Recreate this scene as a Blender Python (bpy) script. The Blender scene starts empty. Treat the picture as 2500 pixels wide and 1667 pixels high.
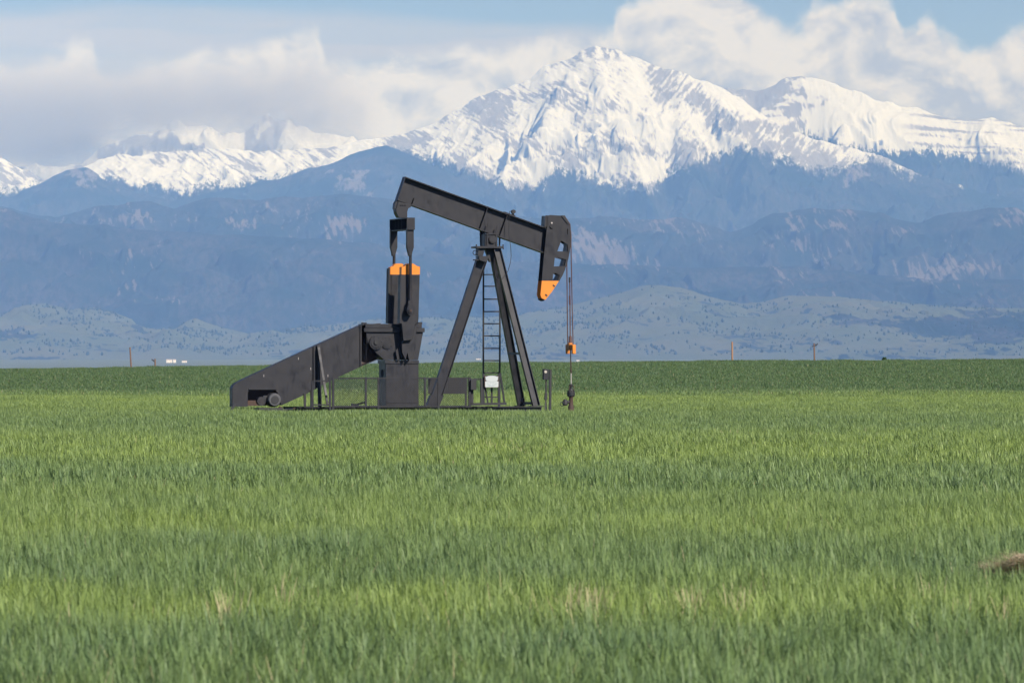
import bpy, math, random
import numpy as np
from mathutils import Vector, Matrix
from mathutils.geometry import tessellate_polygon
random.seed(7); RNG = np.random.default_rng(11)
sc = bpy.context.scene; COL = sc.collection
# ------------------------------------------------------------------ camera
FPX = 14000.0; HOR = 900.0; CAMZ = 1.9          # focal length in photo pixels, eye level row, eye height
cd = bpy.data.cameras.new('camera'); cam = bpy.data.objects.new('camera', cd); COL.objects.link(cam)
cam.location = (0, 0, CAMZ); cam.rotation_euler = (math.radians(90), 0, 0)
cd.sensor_width = 36; cd.lens = FPX/2500*36; cd.shift_y = (HOR-833.5)/2500
cd.clip_start = 0.5; cd.clip_end = 200000
cd.dof.use_dof = True; cd.dof.focus_distance = 205; cd.dof.aperture_fstop = 11.0
sc.camera = cam
# ------------------------------------------------------------------ light
SUN_EL = math.radians(36); SUN_AZ = math.radians(142)      # azimuth clockwise from +Y: behind the camera, to the right
sd = Vector((math.sin(SUN_AZ)*math.cos(SUN_EL), math.cos(SUN_AZ)*math.cos(SUN_EL), math.sin(SUN_EL)))
sl = bpy.data.lights.new('sun', 'SUN'); sl.energy = 5.0; sl.angle = math.radians(0.6); sl.color = (1, .93, .84)
so = bpy.data.objects.new('sun', sl); COL.objects.link(so); so.rotation_euler = sd.to_track_quat('Z', 'Y').to_euler()
SKY_STRENGTH = 0.10
sc.view_settings.view_transform = 'Standard'; sc.view_settings.look = 'None'
sc.view_settings.exposure = 0.15; sc.view_settings.gamma = 1; sc.view_settings.use_curve_mapping = False

# ------------------------------------------------------------------ node helper
class NT:
    def __init__(s, tree): s.t = tree; s.n = tree.nodes; s.l = tree.links
    def add(s, typ, ins=None, **kw):
        n = s.n.new(typ)
        for k, v in kw.items(): setattr(n, k, v)
        for k, v in (ins or {}).items():
            sock = n.inputs[k]
            if hasattr(v, 'is_output') or isinstance(v, bpy.types.NodeSocket): s.l.new(v, sock)
            else: sock.default_value = v
        return n
    def m(s, op, a, b=None, c=None, clamp=False):
        n = s.n.new('ShaderNodeMath'); n.operation = op; n.use_clamp = clamp
        for i, v in enumerate((a, b, c)):
            if v is None: continue
            if isinstance(v, bpy.types.NodeSocket): s.l.new(v, n.inputs[i])
            else: n.inputs[i].default_value = v
        return n.outputs[0]
    def mr(s, v, a, b, c=0.0, d=1.0, smooth=True):
        n = s.n.new('ShaderNodeMapRange'); n.interpolation_type = 'SMOOTHSTEP' if smooth else 'LINEAR'
        s.l.new(v, n.inputs[0])
        for i, q in enumerate((a, b, c, d)): n.inputs[i+1].default_value = q
        return n.outputs[0]
    def mix(s, f, a, b):
        n = s.n.new('ShaderNodeMix'); n.data_type = 'RGBA'
        for i, v in ((0, f), (6, a), (7, b)):
            if isinstance(v, bpy.types.NodeSocket): s.l.new(v, n.inputs[i])
            else: n.inputs[i].default_value = v if i == 0 else (*v, 1) if len(v) == 3 else v
        return n.outputs[2]
    def noise(s, vec, scale, detail=4, rough=.55, dist=0):
        n = s.n.new('ShaderNodeTexNoise'); s.l.new(vec, n.inputs['Vector'])
        n.inputs['Scale'].default_value = scale; n.inputs['Detail'].default_value = detail
        n.inputs['Roughness'].default_value = rough; n.inputs['Distortion'].default_value = dist
        return n.outputs['Fac']
    def xyz(s, x, y, z):
        n = s.n.new('ShaderNodeCombineXYZ')
        for i, v in enumerate((x, y, z)):
            if isinstance(v, bpy.types.NodeSocket): s.l.new(v, n.inputs[i])
            else: n.inputs[i].default_value = v
        return n.outputs[0]
    def scale(s, vec, sx, sy, sz):
        n = s.n.new('ShaderNodeVectorMath'); n.operation = 'MULTIPLY'; s.l.new(vec, n.inputs[0]); n.inputs[1].default_value = (sx, sy, sz)
        return n.outputs[0]
    def curve(s, v, pts):
        n = s.n.new('ShaderNodeFloatCurve'); s.l.new(v, n.inputs['Value'])
        cv = n.mapping.curves[0]
        while len(cv.points) > 2: cv.points.remove(cv.points[1])
        cv.points[0].location = pts[0]; cv.points[1].location = pts[-1]
        for p in pts[1:-1]: cv.points.new(*p)
        for p in cv.points: p.handle_type = 'AUTO_CLAMPED'
        n.mapping.update()
        return n.outputs[0]

# ------------------------------------------------------------------ world: Nishita sky with a bank of cumulus and a thin sheet above it
w = bpy.data.worlds.new('World'); sc.world = w; w.use_nodes = True; w.node_tree.nodes.clear()
N = NT(w.node_tree)
tc = N.add('ShaderNodeTexCoord').outputs['Generated']
sep = N.add('ShaderNodeSeparateXYZ', {0: tc})
X, Y, Z = sep.outputs
sky = N.add('ShaderNodeTexSky', sky_type='NISHITA', sun_disc=False, sun_elevation=SUN_EL, sun_rotation=SUN_AZ,
            altitude=1500, air_density=1.0, dust_density=1.0, ozone_density=2.0)
az = N.m('MULTIPLY', N.m('ARCTAN2', X, Y), 14.0)                      # thousands of photo pixels from the view axis
el = N.m('MULTIPLY', N.m('ARCSINE', Z), 14.0)
P3 = N.xyz(az, el, 0.0)
def py2(v): return (HOR-v)/1000.0
def az01(px): return (px-(-500))/3500.0
warp = N.m('SUBTRACT', N.noise(P3, 3.2, 6, .62), .5)
warp2 = N.m('SUBTRACT', N.noise(P3, 13.0, 6, .62), .5)
azn = N.m('DIVIDE', N.m('ADD', N.m('ADD', az, N.m('MULTIPLY', N.m('SUBTRACT', N.noise(P3, 9.0, 3, .5), .5), .06)), 1.75), 3.5)
top = [(-500,150),(-250,110),(0,162),(60,158),(110,150),(150,138),(180,112),(205,108),(225,118),(245,165),(300,178),(380,165),(430,140),(560,126),(640,112),(720,92),(765,92),(785,125),(800,165),(880,170),(960,150),(1060,130),(1160,125),(1250,118),(1330,95),(1430,88),(1500,70),(1512,20),(1560,-12),(1700,-30),(1800,-12),(1850,30),(1910,62),(1960,58),(1985,20),(2010,4),(2100,0),(2165,6),(2190,50),(2215,82),(2240,72),(2262,46),(2285,60),(2310,105),(2350,115),(2420,100),(2500,62),(2700,20),(3000,90)]
ctop = N.curve(azn, [(az01(a), (900-b+100)/1200.0) for a, b in top])
ctop = N.m('SUBTRACT', N.m('MULTIPLY', ctop, 1.2), .1)
d1 = N.m('SUBTRACT', N.m('ADD', N.m('ADD', ctop, N.m('MULTIPLY', warp, .12)), N.m('MULTIPLY', warp2, .09)), el)
a1 = N.mr(d1, -.022, .030)
billow = N.noise(N.scale(P3, 1, 1.2, 1), 5.2, 7, .6, .35)
n2 = N.n.new('ShaderNodeVectorMath'); n2.operation = 'ADD'; N.l.new(P3, n2.inputs[0]); n2.inputs[1].default_value = (.035, .045, 0)
billow2 = N.noise(N.scale(n2.outputs[0], 1, 1.2, 1), 5.2, 7, .6, .35)
relief = N.m('SUBTRACT', billow, billow2)
lit = N.m('ADD', N.m('ADD', N.mr(d1, .0, .24, .92, .38), N.m('MULTIPLY', relief, 3.2)), N.m('MULTIPLY', N.m('SUBTRACT', billow, .5), 2.0), clamp=True)
C_LIT = (.74, .75, .83); C_SHD = (.38, .41, .53)
ccol = N.mix(lit, C_SHD, C_LIT)
# thin grey sheet, lying above the cumulus on the left
st_top = N.m('SUBTRACT', N.m('MULTIPLY', N.curve(azn, [(az01(a), (900-b+100)/1200.0) for a, b in [(-500,30),(0,14),(300,0),(500,8),(900,16),(1200,40),(1450,52),(1800,50),(2500,40),(3000,60)]]), 1.2), .1)
dst = N.m('SUBTRACT', N.m('ADD', st_top, N.m('MULTIPLY', N.m('SUBTRACT', N.noise(N.scale(P3, .7, 3.2, 1), 3.0, 5, .5), .5), .05)), el)
streak = N.noise(N.scale(P3, .5, 5.5, 1), 2.2, 5, .55)
gap = N.mr(streak, .36, .56, .25, 1)
low = N.mr(N.m('ADD', dst, N.m('MULTIPLY', N.m('SUBTRACT', streak, .5), .06)), .11, .20, 1, .45)
stfade = N.mr(az, .12, .34, 1, 0)
a2 = N.m('MULTIPLY', N.m('MULTIPLY', N.mr(dst, -.004, .045), stfade), N.m('MULTIPLY', N.m('MAXIMUM', gap, .72), low))
# sparse fair-weather clouds over the rest of the sky, above the frame
hi = N.noise(N.scale(tc, 1, 1, 2.2), 3.2, 7, .6, .2)
a3 = N.m('MULTIPLY', N.mr(hi, .56, .70), N.mr(el, 1.25, 2.2))
skyc = N.add('ShaderNodeVectorMath', {0: sky.outputs[0], 1: (SKY_STRENGTH*.42, SKY_STRENGTH*.48, SKY_STRENGTH*.72)}, operation='MULTIPLY').outputs[0]
c = N.mix(a3, skyc, (.66, .69, .80))
c = N.mix(a2, c, (.44, .46, .57))
c = N.mix(a1, c, ccol)
bg = N.add('ShaderNodeBackground', {'Color': c, 'Strength': 1.0})
N.add('ShaderNodeOutputWorld', {'Surface': bg.outputs[0]})

# ------------------------------------------------------------------ materials
def mat(name):
    m = bpy.data.materials.new(name); m.use_nodes = True; m.node_tree.nodes.clear(); return m, NT(m.node_tree)
def out(n, sh): n.add('ShaderNodeOutputMaterial', {'Surface': sh})
def paint(name, col, rough=.45, wear_sheen=.25, col2=None, metal=0, scale=2.5):
    m, n = mat(name)
    tc = n.add('ShaderNodeTexCoord').outputs['Object']
    a = n.noise(tc, scale, 6, .65); b = n.noise(n.scale(tc, 6, 6, 1.2), 2.0, 4, .6)
    k = n.m('ADD', n.m('MULTIPLY', n.m('SUBTRACT', a, .5), wear_sheen*1.6), n.m('MULTIPLY', n.m('SUBTRACT', b, .5), wear_sheen))
    c2 = col2 or tuple(min(1, q*1.9+.01) for q in col)
    f = n.m('ADD', k, .3, clamp=True)
    c = n.mix(f, col, c2)
    if name == 'charcoal_paint': c = n.mix(n.mr(n.noise(n.scale(tc, 1.3, 1.3, .5), 1.7, 6, .7), .54, .74, 0, .5), c, (.060, .042, .032))
    r = n.m('ADD', n.m('MULTIPLY', k, .5), rough, clamp=True)
    bp = n.add('ShaderNodeBump', {'Height': a, 'Strength': .15, 'Distance': .01})
    p = n.add('ShaderNodeBsdfPrincipled', {'Base Color': c, 'Roughness': r, 'Metallic': metal, 'Normal': bp.outputs[0]})
    out(n, p.outputs[0]); return m
M_GREY = paint('charcoal_paint', (.013, .013, .017), .5, .8, (.028, .028, .034))  # strong mottling: wear plus painted sheen blotches of the bulging sheet
M_LITGREY = paint('lit_grey_paint', (.085, .085, .09), .4, .6, (.15, .15, .155))  # grey lightened in the colour, standing in for light on the motor end
M_DARK = paint('dark_paint', (.018, .018, .020), .6, .3)
M_ORANGE = paint('orange_paint', (.78, .235, .018), .5, .35, (.86, .30, .04))
M_ORANGE2 = paint('dull_orange_paint', (.62, .22, .03), .6, .5, (.35, .12, .03))  # darker, browner orange mottled by noise
M_RUST = paint('rusty_steel', (.055, .033, .026), .8, .5, (.11, .062, .046))
M_CABLE = paint('rusty_cable', (.075, .035, .028), .7, .4)
M_STEEL = paint('polished_steel', (.55, .50, .46), .35, .2, (.6, .55, .5), .3)
M_WHITE = paint('white_enamel', (.56, .59, .59), .4, .2, (.48, .51, .51))
M_PRINT = paint('faded_print', (.26, .32, .34), .5, .3)
M_WOOD = paint('weathered_pole_wood', (.16, .10, .07), .85, .4)
M_WOOD2 = paint('orange_pole_wood', (.30, .17, .095), .85, .3)
M_LENS = paint('dusty_gauge_glass', (.42, .38, .32), .3, .2)
M_HOUSE = paint('pale_siding', (.80, .76, .70), .7, .1)
M_ROOF = paint('pale_roofing', (.42, .37, .35), .8, .1)

# ------------------------------------------------------------------ numpy noise
_perm = RNG.permutation(4096); _grad = RNG.normal(size=(4096, 2)); _grad /= np.linalg.norm(_grad, axis=1)[:, None]
def perlin(x, y, seed=0):
    xi = np.floor(x).astype(np.int64); yi = np.floor(y).astype(np.int64); xf = x-xi; yf = y-yi
    def g(ix, iy, dx, dy):
        h = _perm[(_perm[(ix+seed*131) & 4095]+iy) & 4095]; v = _grad[h]; return v[..., 0]*dx+v[..., 1]*dy
    u = xf**3*(xf*(xf*6-15)+10); v = yf**3*(yf*(yf*6-15)+10)
    a = g(xi, yi, xf, yf)*(1-u)+g(xi+1, yi, xf-1, yf)*u; b = g(xi, yi+1, xf, yf-1)*(1-u)+g(xi+1, yi+1, xf-1, yf-1)*u
    return (a*(1-v)+b*v)*1.5
def fbm(x, y, o=5, seed=0, g=.5):
    s = 0; a = 1; t = 0
    for i in range(o): s = s+a*perlin(x, y, seed+i*7); t += a; a *= g; x = x*2.03+5.1; y = y*2.03+1.7
    return s/t
def ridged(x, y, o=6, seed=0, g=.52):
    s = 0; a = 1; t = 0; p = 1
    for i in range(o):
        r = 1-np.abs(perlin(x, y, seed+i*5)); r = r*r; s = s+a*r*p; p = np.clip(r*1.4, 0, 1); t += a; a *= g; x = x*2.05+3.3; y = y*2.05+7.9
    return s/t
def sst(x, a, b): q = np.clip((x-a)/(b-a), 0, 1); return q*q*(3-2*q)

def tag(o, label=None, cat=None, group=None, kind=None):
    if label: o['label'] = label
    if cat: o['category'] = cat
    if group: o['group'] = group
    if kind: o['kind'] = kind
    return o
def grid_mesh(name, X, Y, Z, attrs, material):
    r, c = X.shape; me = bpy.data.meshes.new(name)
    me.vertices.add(r*c); me.vertices.foreach_set('co', np.stack([X, Y, Z], -1).astype(np.float32).ravel())
    i = np.arange(r*c).reshape(r, c)
    f = np.stack([i[:-1, :-1], i[:-1, 1:], i[1:, 1:], i[1:, :-1]], -1).reshape(-1, 4)
    me.loops.add(f.size); me.loops.foreach_set('vertex_index', f.astype(np.int32).ravel())
    me.polygons.add(len(f)); me.polygons.foreach_set('loop_start', np.arange(len(f), dtype=np.int32)*4)
    me.polygons.foreach_set('use_smooth', np.ones(len(f), bool))
    me.update(calc_edges=True); me.validate()
    for k, v in attrs.items():
        a = me.attributes.new(k, 'FLOAT', 'POINT'); a.data.foreach_set('value', v.astype(np.float32).ravel())
    me.materials.append(material)
    o = bpy.data.objects.new(name, me); COL.objects.link(o); return o

# ------------------------------------------------------------------ terrain materials
def far_mat(name, forest, grass, rock, snow=(.58, .62, .69)):
    m, n = mat(name)
    pos = n.add('ShaderNodeNewGeometry').outputs['Position']
    at = lambda k: n.add('ShaderNodeAttribute', attribute_name=k).outputs['Fac']
    fine = n.noise(n.scale(pos, 1/26., 1/120., 1/62.), 1.0, 6, .68)
    fine2 = n.noise(n.scale(pos, 1/15., 1/80., 1/34.), 1.0, 5, .7)
    med = n.noise(n.scale(pos, 1/350., 1/500., 1/350.), 1.0, 5, .6)
    def mask(a, k=.8): return n.mr(n.m('ADD', a, n.m('MULTIPLY', n.m('SUBTRACT', fine, .5), k*1.5)), .36, .66)
    big = n.noise(n.scale(pos, 1/500., 1/900., 1/220.), 1.0, 5, .62)
    fo = n.mix(n.m('MULTIPLY', n.mr(fine, .3, .7), n.mr(big, .35, .65)), forest, (.062, .060, .066))
    gr = n.mix(n.mr(med, .3, .7), grass, tuple(q*r for q, r in zip(grass, (1.35, 1.15, 1.2))))
    c = n.mix(mask(at('grass')), fo, gr)
    c = n.mix(mask(at('rock'), 1.1), c, rock)
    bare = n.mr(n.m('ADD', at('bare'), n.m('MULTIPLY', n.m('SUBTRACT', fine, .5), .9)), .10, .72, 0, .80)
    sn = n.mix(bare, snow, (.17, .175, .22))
    cov = n.mr(n.m('ADD', at('snow'), n.m('MULTIPLY', n.m('SUBTRACT', fine2, .5), 2.1)), .25, .75)
    c = n.mix(cov, c, sn)
    d = n.add('ShaderNodeBsdfDiffuse', {'Color': c, 'Roughness': .8})
    out(n, d.outputs[0]); return m
M_MTN = far_mat('alpine_slope', (.014, .024, .020), (.10, .12, .07), (.145, .14, .165))
M_FOOT = far_mat('foothill_slope', (.014, .026, .022), (.070, .088, .056), (.125, .115, .125))

def ridge(name, Yr, pts, depth, zfoot, amp, gw, cols, rows, masks, seed, material, prof=1.2, back=.25, env_top=.12, px0=-160, px1=2660, sil=6, explicit=None, yskew=None):
    """a mountain wall: crest at distance Yr following pts, falling towards the viewer over 'depth' metres"""
    px = np.linspace(px0, px1, cols); ang = (px-1250)/FPX
    t = np.concatenate([np.linspace(-back, 0, max(6, rows//8), endpoint=False), np.linspace(0, 1, rows)**1.15])
    T, A = np.meshgrid(t, ang, indexing='ij')
    Yw = Yr-T*depth; Xw = A*Yr
    p = np.array(pts, float); Hpy = np.interp(px, p[:, 0], p[:, 1])
    k = np.array([1, 4, 6, 4, 1.])/16; Hpy = np.convolve(np.pad(Hpy, 2, 'edge'), k, 'valid')
    H = (CAMZ+(HOR-Hpy)/FPX*Yr)[None, :]
    if yskew: Yw = Yw+yskew(px)[None, :]*np.clip(1-T, 0, 1)
    Ta = np.abs(T); pr = np.clip(1-Ta, 0, 1)**prof
    z = zfoot+(H-zfoot)*pr
    wx = fbm(Xw/gw*.5, Yw/gw*.5, 3, seed+40)*1.0
    g = ridged(Xw/gw+wx*.8, Yw/(gw*2.6)+wx*.5, 7, seed)
    env = np.clip(env_top+np.abs(T)*3.2, 0, 1)*np.clip((1-Ta)*2.2, 0, 1)
    z = z+amp*(g-.42)*env
    z = z+sil*FPX**0*(fbm(Xw/(gw*.25), Yw/(gw*.4), 5, seed+3))*(Yr/FPX)*np.clip(1-Ta*.3, 0, 1)
    if explicit is not None: z = z+explicit(px[None, :]+0*T, T, Xw, Yw)
    PY = HOR-(z-CAMZ)/Yw*FPX; PX = 1250+Xw/Yw*FPX
    at = masks(PX, PY, T, Xw, Yw, z, g)
    o = grid_mesh(name, Xw, Yw, z, at, material); tag(o, kind='structure'); return o

Z0 = lambda a: np.zeros_like(a)
def no(a): return a-9
# main snow peak --------------------------------------------------
tl = np.array([(-200,455),(0,470),(50,462),(110,450),(213,425),(245,432),(300,438),(345,455),(385,438),(425,474),(470,462),(520,448),(600,444),(664,440),(780,420),(941,362),(1010,378),(1090,388),(1150,408),(1230,448),(1300,458),(1346,420),(1400,420),(1489,450),(1560,446),(1592,466),(1622,432),(1702,398),(1781,368),(1840,362),(1888,386),(1960,402),(2060,412),(2153,396),(2200,420),(2700,470)], float)
def m_main(PX, PY, T, X, Y, z, g):
    L = np.interp(PX, tl[:, 0], tl[:, 1])
    f = fbm(X/60, z/100, 5, 61, .6)*34+fbm(X/420, z/420, 3, 71)*22
    snow = sst(L-PY+f, -30, 26)
    n1 = fbm(X/230+z/900, z/210, 6, 81, .62); n2 = fbm(X/70+z/300, z/120, 4, 91, .6)
    pl = 1.0-.55*sst(np.abs(PX-1460), 60, 420)
    wl = sst(PX, 1640, 1500)
    cl = .7*X+1.0*z; al = X-.7*z; cr_ = 1.0*X-.75*z; ar_ = .75*X+z
    st = wl*fbm(cl/27, al/170, 5, 83, .66)+(1-wl)*fbm(cr_/26, ar_/170, 5, 84, .66)
    patch = fbm(X/330, z/260, 3, 85)
    bias = .16*sst(PX, 1560, 1680)*sst(PY, 240, 330)+.10*sst(PX, 1560, 1450)*sst(PY, 250, 330)*sst(PX, 1100, 1180)-.12*np.exp(-((PX-1470)/60)**2)
    rock = sst(st*.95+patch*.75+n1*.25+(.44-g)*.25+bias+.10, -.02, .50)
    rock = np.maximum(rock, .9*sst(n2*1.1+.3*n1+.16, .0, .40)*sst(np.abs(PX-1440), 150, 60)*sst(PY, 162, 130))
    rock = np.maximum(rock, .9*sst(n2+.3*n1+.12, 0, .35)*sst(PX, 1050, 1090)*sst(PX, 1330, 1190)*sst((PY-np.interp(PX,[1060,1240],[305,215])), 34, 4))
    pale = sst(fbm(X/170, z/90, 5, 95, .6)+fbm(X/700, z/500, 2, 96)*.8-.22, .08, .32)*(1-snow)*sst(PY, 560, 420)
    return dict(snow=snow, bare=rock, rock=pale*.62, grass=Z0(PX))
def main_rib(PX, T, X, Y):
    def rib(x0, x1, w0, w1, h, t0, t1):
        c = x0+(x1-x0)*np.clip((T-t0)/(t1-t0), 0, 1.3); w = w0+(w1-w0)*np.clip(T, 0, 1)
        return h*np.exp(-((PX-c)/w)**2)*sst(T, t0, t0+.12)*(1-sst(T, t1, t1+.3))
    e = rib(1440, 1560, 22, 40, 170, .02, .5)+rib(1420, 1180, 26, 60, 230, .02, .55)+rib(1640, 1600, 30, 26, -190, .02, .5)
    e = e+rib(1755, 1850, 26, 60, 210, .02, .5)+rib(1600, 1700, 24, 50, 120, .05, .5)+rib(1300, 1040, 20, 60, -110, .1, .6)
    e = e+rib(1700, 1760, 30, 40, -150, .05, .45)+rib(1500, 1470, 16, 30, -90, .05, .5)
    return e*.42
crest = [(-200,330),(0,383),(32,404),(80,425),(106,441),(159,425),(213,405),(239,393),(287,377),(340,380),(393,372),(478,367),(531,364),(620,370),(717,367),(797,361),(877,345),(941,335),(1010,319),(1063,303),(1090,282),(1130,262),(1169,234),(1212,222),(1250,210),(1292,195),(1318,172),(1330,160),(1360,155),(1393,143),(1415,128),(1431,120),(1452,113),(1466,118),(1478,117),(1510,126),(1542,138),(1590,158),(1620,168),(1654,173),(1680,184),(1696,195),(1725,200),(1755,213),(1780,226),(1808,241),(1861,282),(1914,314),(1994,342),(2100,369),(2153,380),(2230,420),(2400,470),(2700,520)]
ridge('snowy_mountain', 42000, crest, 4800, 250, 230, 330, 1150, 250, m_main, 1, M_MTN, prof=1.25, env_top=.05, explicit=main_rib)
# right-hand mountain behind --------------------------------------
def m_right(PX, PY, T, X, Y, z, g):
    L = np.interp(PX, [1700, 1900, 1990, 2050, 2153, 2260, 2366, 2430, 2500, 2700], [330, 345, 330, 352, 372, 366, 384, 396, 415, 450])
    f = fbm(X/44, z/130, 5, 161, .6)*34
    snow = sst(L-PY+f, -24, 24)
    n1 = fbm(X/240, z/200, 5, 181, .6); n2 = fbm(X/200, z/40, 5, 191, .6)
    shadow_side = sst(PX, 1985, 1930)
    rock = sst(n1*.8+n2*.35+.34*shadow_side-.02-.18*sst(PX, 1985, 2100), .1, .4)  # bare rock, plus shade painted into the mountain's left face
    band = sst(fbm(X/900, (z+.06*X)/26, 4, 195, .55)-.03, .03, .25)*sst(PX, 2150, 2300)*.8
    return dict(snow=snow, bare=np.maximum(rock, band)*1.15, rock=Z0(PX), grass=Z0(PX))
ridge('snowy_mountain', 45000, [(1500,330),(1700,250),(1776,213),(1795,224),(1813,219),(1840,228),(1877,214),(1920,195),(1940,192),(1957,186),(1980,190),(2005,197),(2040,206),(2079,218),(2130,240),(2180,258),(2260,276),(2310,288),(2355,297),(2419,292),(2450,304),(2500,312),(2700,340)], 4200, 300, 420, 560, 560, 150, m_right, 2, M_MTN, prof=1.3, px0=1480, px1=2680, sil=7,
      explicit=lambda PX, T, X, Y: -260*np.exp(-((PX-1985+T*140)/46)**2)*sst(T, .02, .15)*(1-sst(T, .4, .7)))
# far peaks, left, half lost in cloud ------------------------------
def m_far(PX, PY, T, X, Y, z, g):
    n1 = fbm(X/160, z/240, 6, 281, .6)
    rock = sst(n1+.30*np.exp(-((PX-655)/40)**2)+.24*np.exp(-((PX-340)/80)**2)-.30*np.exp(-((PX-760)/50)**2)-.06, -.05, .25)
    return dict(snow=1+Z0(PX), bare=rock*1.1, rock=Z0(PX), grass=Z0(PX))
ridge('snowy_mountain', 47600, [(-200,420),(200,400),(262,352),(300,335),(380,325),(436,290),(455,310),(500,306),(540,330),(600,322),(628,298),(654,281),(672,300),(690,296),(701,290),(735,305),(762,322),(824,326),(870,345),(1000,360)], 3600, 500, 420, 420, 420, 110, m_far, 3, M_MTN, prof=1.35, px0=-160, px1=1040, sil=8)
# forested shoulder in front of the snow ----------------------------
def m_forest(PX, PY, T, X, Y, z, g):
    p = sst(fbm(X/190, z/110, 5, 361, .62)+fbm(X/900, z/500, 2, 362)*.7-.18, .06, .34)
    return dict(snow=Z0(PX)-1.2, rock=p*.62, grass=Z0(PX))
ridge('forested_shoulder', 40000, [(-200,500),(0,484),(32,480),(53,468),(106,446),(159,420),(213,410),(245,436),(330,474),(420,492),(500,472),(580,458),(664,438),(771,410),(850,384),(900,368),(941,357),(1010,384),(1100,424),(1200,474),(1400,530),(2700,620)], 4200, 200, 300, 520, 640, 130, m_forest, 4, M_MTN, prof=1.15, sil=3)
# upper foothills with pale rock streaks ----------------------------
SPOTS = [(280,540,110,16,1),(640,545,90,26,1.2),(850,545,110,30,1.1),(1460,590,90,55,1.3),(1640,570,70,40,.8),(1500,640,120,24,.8),(1920,560,60,50,1.2),(1990,620,70,50,.6),(2205,565,36,16,1.3),(2320,635,90,40,1.1),(2450,540,50,20,1),(1070,665,60,16,1.2),(410,730,60,14,1.2),(200,610,120,30,.5),(120,640,60,20,.5),(2430,660,60,24,.9),(2120,690,60,14,.6),(2240,680,50,16,.8),(1950,668,40,14,.7)]
def m_foot(dens, up, lo):
    def f(PX, PY, T, X, Y, z, g):
        a = fbm((X+.35*z)/24, z/110, 6, 461, .66); b = fbm(X/420, z/200, 4, 462, .6)
        sp = sum(q*np.exp(-(((PX-x)/w)**2+((PY-y)/h)**2)) for x, y, w, h, q in SPOTS)
        r = sst(a*1.15+b*.8+dens+sp*.40, .02, .75)
        return dict(snow=Z0(PX)-1.2, rock=r*.9, grass=Z0(PX))
    return f
ridge('foothills', 33600, [(-200,495),(0,505),(69,520),(133,531),(200,516),(266,501),(330,496),(372,498),(425,511),(505,488),(638,487),(720,482),(797,477),(903,482),(983,495),(1100,520),(1250,530),(1399,533),(1500,532),(1569,537),(1648,532),(1701,543),(1740,556),(1781,568),(1834,551),(1877,524),(1941,514),(2074,516),(2153,524),(2249,546),(2313,524),(2420,508),(2500,512),(2700,500)], 3300, 150, 260, 420, 850, 130, m_foot(-.08, (480, 510), (600, 660)), 5, M_FOOT, prof=1.1, sil=3)
ridge('foothills', 29600, [(-200,500),(0,508),(60,528),(133,541),(320,556),(478,572),(690,580),(900,596),(1100,622),(1250,640),(1450,645),(1600,652),(1750,656),(1941,652),(2100,668),(2260,682),(2500,686),(2700,680)], 2600, 60, 170, 420, 760, 110, m_foot(-.16, (560, 700), (740, 800)), 6, M_FOOT, prof=.95, sil=3)
# lowest grassy foothills -------------------------------------------
def m_low(PX, PY, T, X, Y, z, g):
    a = fbm(X/60, z/22+Y/300, 5, 561, .62); b = fbm(X/700, Y/700, 3, 562)
    dark = np.exp(-(((PX-2420)/330)**2+((PY-800)/34)**2)*1.0)*1.6+np.exp(-(((PX-1650)/90)**2+((PY-620)/60)**2))
    gr = 1-sst(a*1.1+b*1.1+fbm(X/220, Y/260, 4, 563)*.8+dark-.26, .0, .55)
    gr = np.where((PX > 480) & (PX < 760), gr-.10, gr)
    rk = sst(fbm(X/240, z/120, 4, 571)+.0, .18, .5)*.35
    return dict(snow=Z0(PX)-1.2, rock=rk*gr, grass=gr)
low_pts = [(-200,800),(0,792),(30,765),(69,744),(110,742),(138,748),(175,756),(228,750),(282,763),(319,788),(372,808),(425,804),(460,782),(478,776),(531,796),(611,814),(700,806),(790,796),(900,784),(1010,778),(1100,778),(1180,774),(1271,768),(1383,747),(1505,716),(1579,698),(1620,696),(1664,701),(1728,722),(1808,741),(1861,738),(1914,725),(1980,722),(2047,724),(2207,741),(2350,748),(2462,754),(2700,760)]
ridge('grassy_foothills', 26200, low_pts, 3000, 36, 90, 520, 900, 120, m_low, 7, M_FOOT, prof=.85, sil=2)

# ------------------------------------------------------------------ ground: field, swell and plain in one sheet
def gz(x, y):
    x = np.asarray(x, float); y = np.asarray(y, float)
    cr = 1.98+.0088*np.clip(x, -90, 90)*(1+0*y)
    swell = sst(y, 335, 655)*cr
    drop = sst(y, 665, 1700)*(cr+30)
    rise = sst(y, 8000, 23400)*68
    micro = .05*np.sin(y*.11+.4*np.sin(x*.05))*sst(y, 30, 90)+.04*np.sin(x*.21+y*.043)
    return swell-drop+rise+micro*(y < 700)+.10*np.sin(x*.045+1.3)*sst(y, 500, 640)*(y < 900)
ys = np.concatenate([np.linspace(-300, 15, 12), np.linspace(18, 700, 330), np.geomspace(705, 23400, 160)])
us = np.linspace(-1, 1, 181); us = np.sign(us)*np.abs(us)**1.6
YY, UU = np.meshgrid(ys, us, indexing='ij'); XX = UU*(420+.26*np.clip(YY, 0, None))
m, n = mat('crop_field_soil'); pos = n.add('ShaderNodeNewGeometry').outputs['Position']
fy = n.add('ShaderNodeSeparateXYZ', {0: pos}).outputs[1]
ln = n.noise(n.scale(pos, .9, .25, 1), 1.0, 6, .65); lb = n.noise(n.scale(pos, .018, .05, 1), 1.0, 4, .55)
cg = n.mix(n.mr(ln, .3, .7), (.035, .07, .022), (.075, .125, .036)); cg = n.mix(n.mr(lb, .35, .65, 0, .45), cg, (.075, .11, .030))
plain = n.mix(n.noise(n.scale(pos, 1/900., 1/900., 1), 1.0, 5, .6), (.13, .17, .11), (.18, .19, .13))
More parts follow.
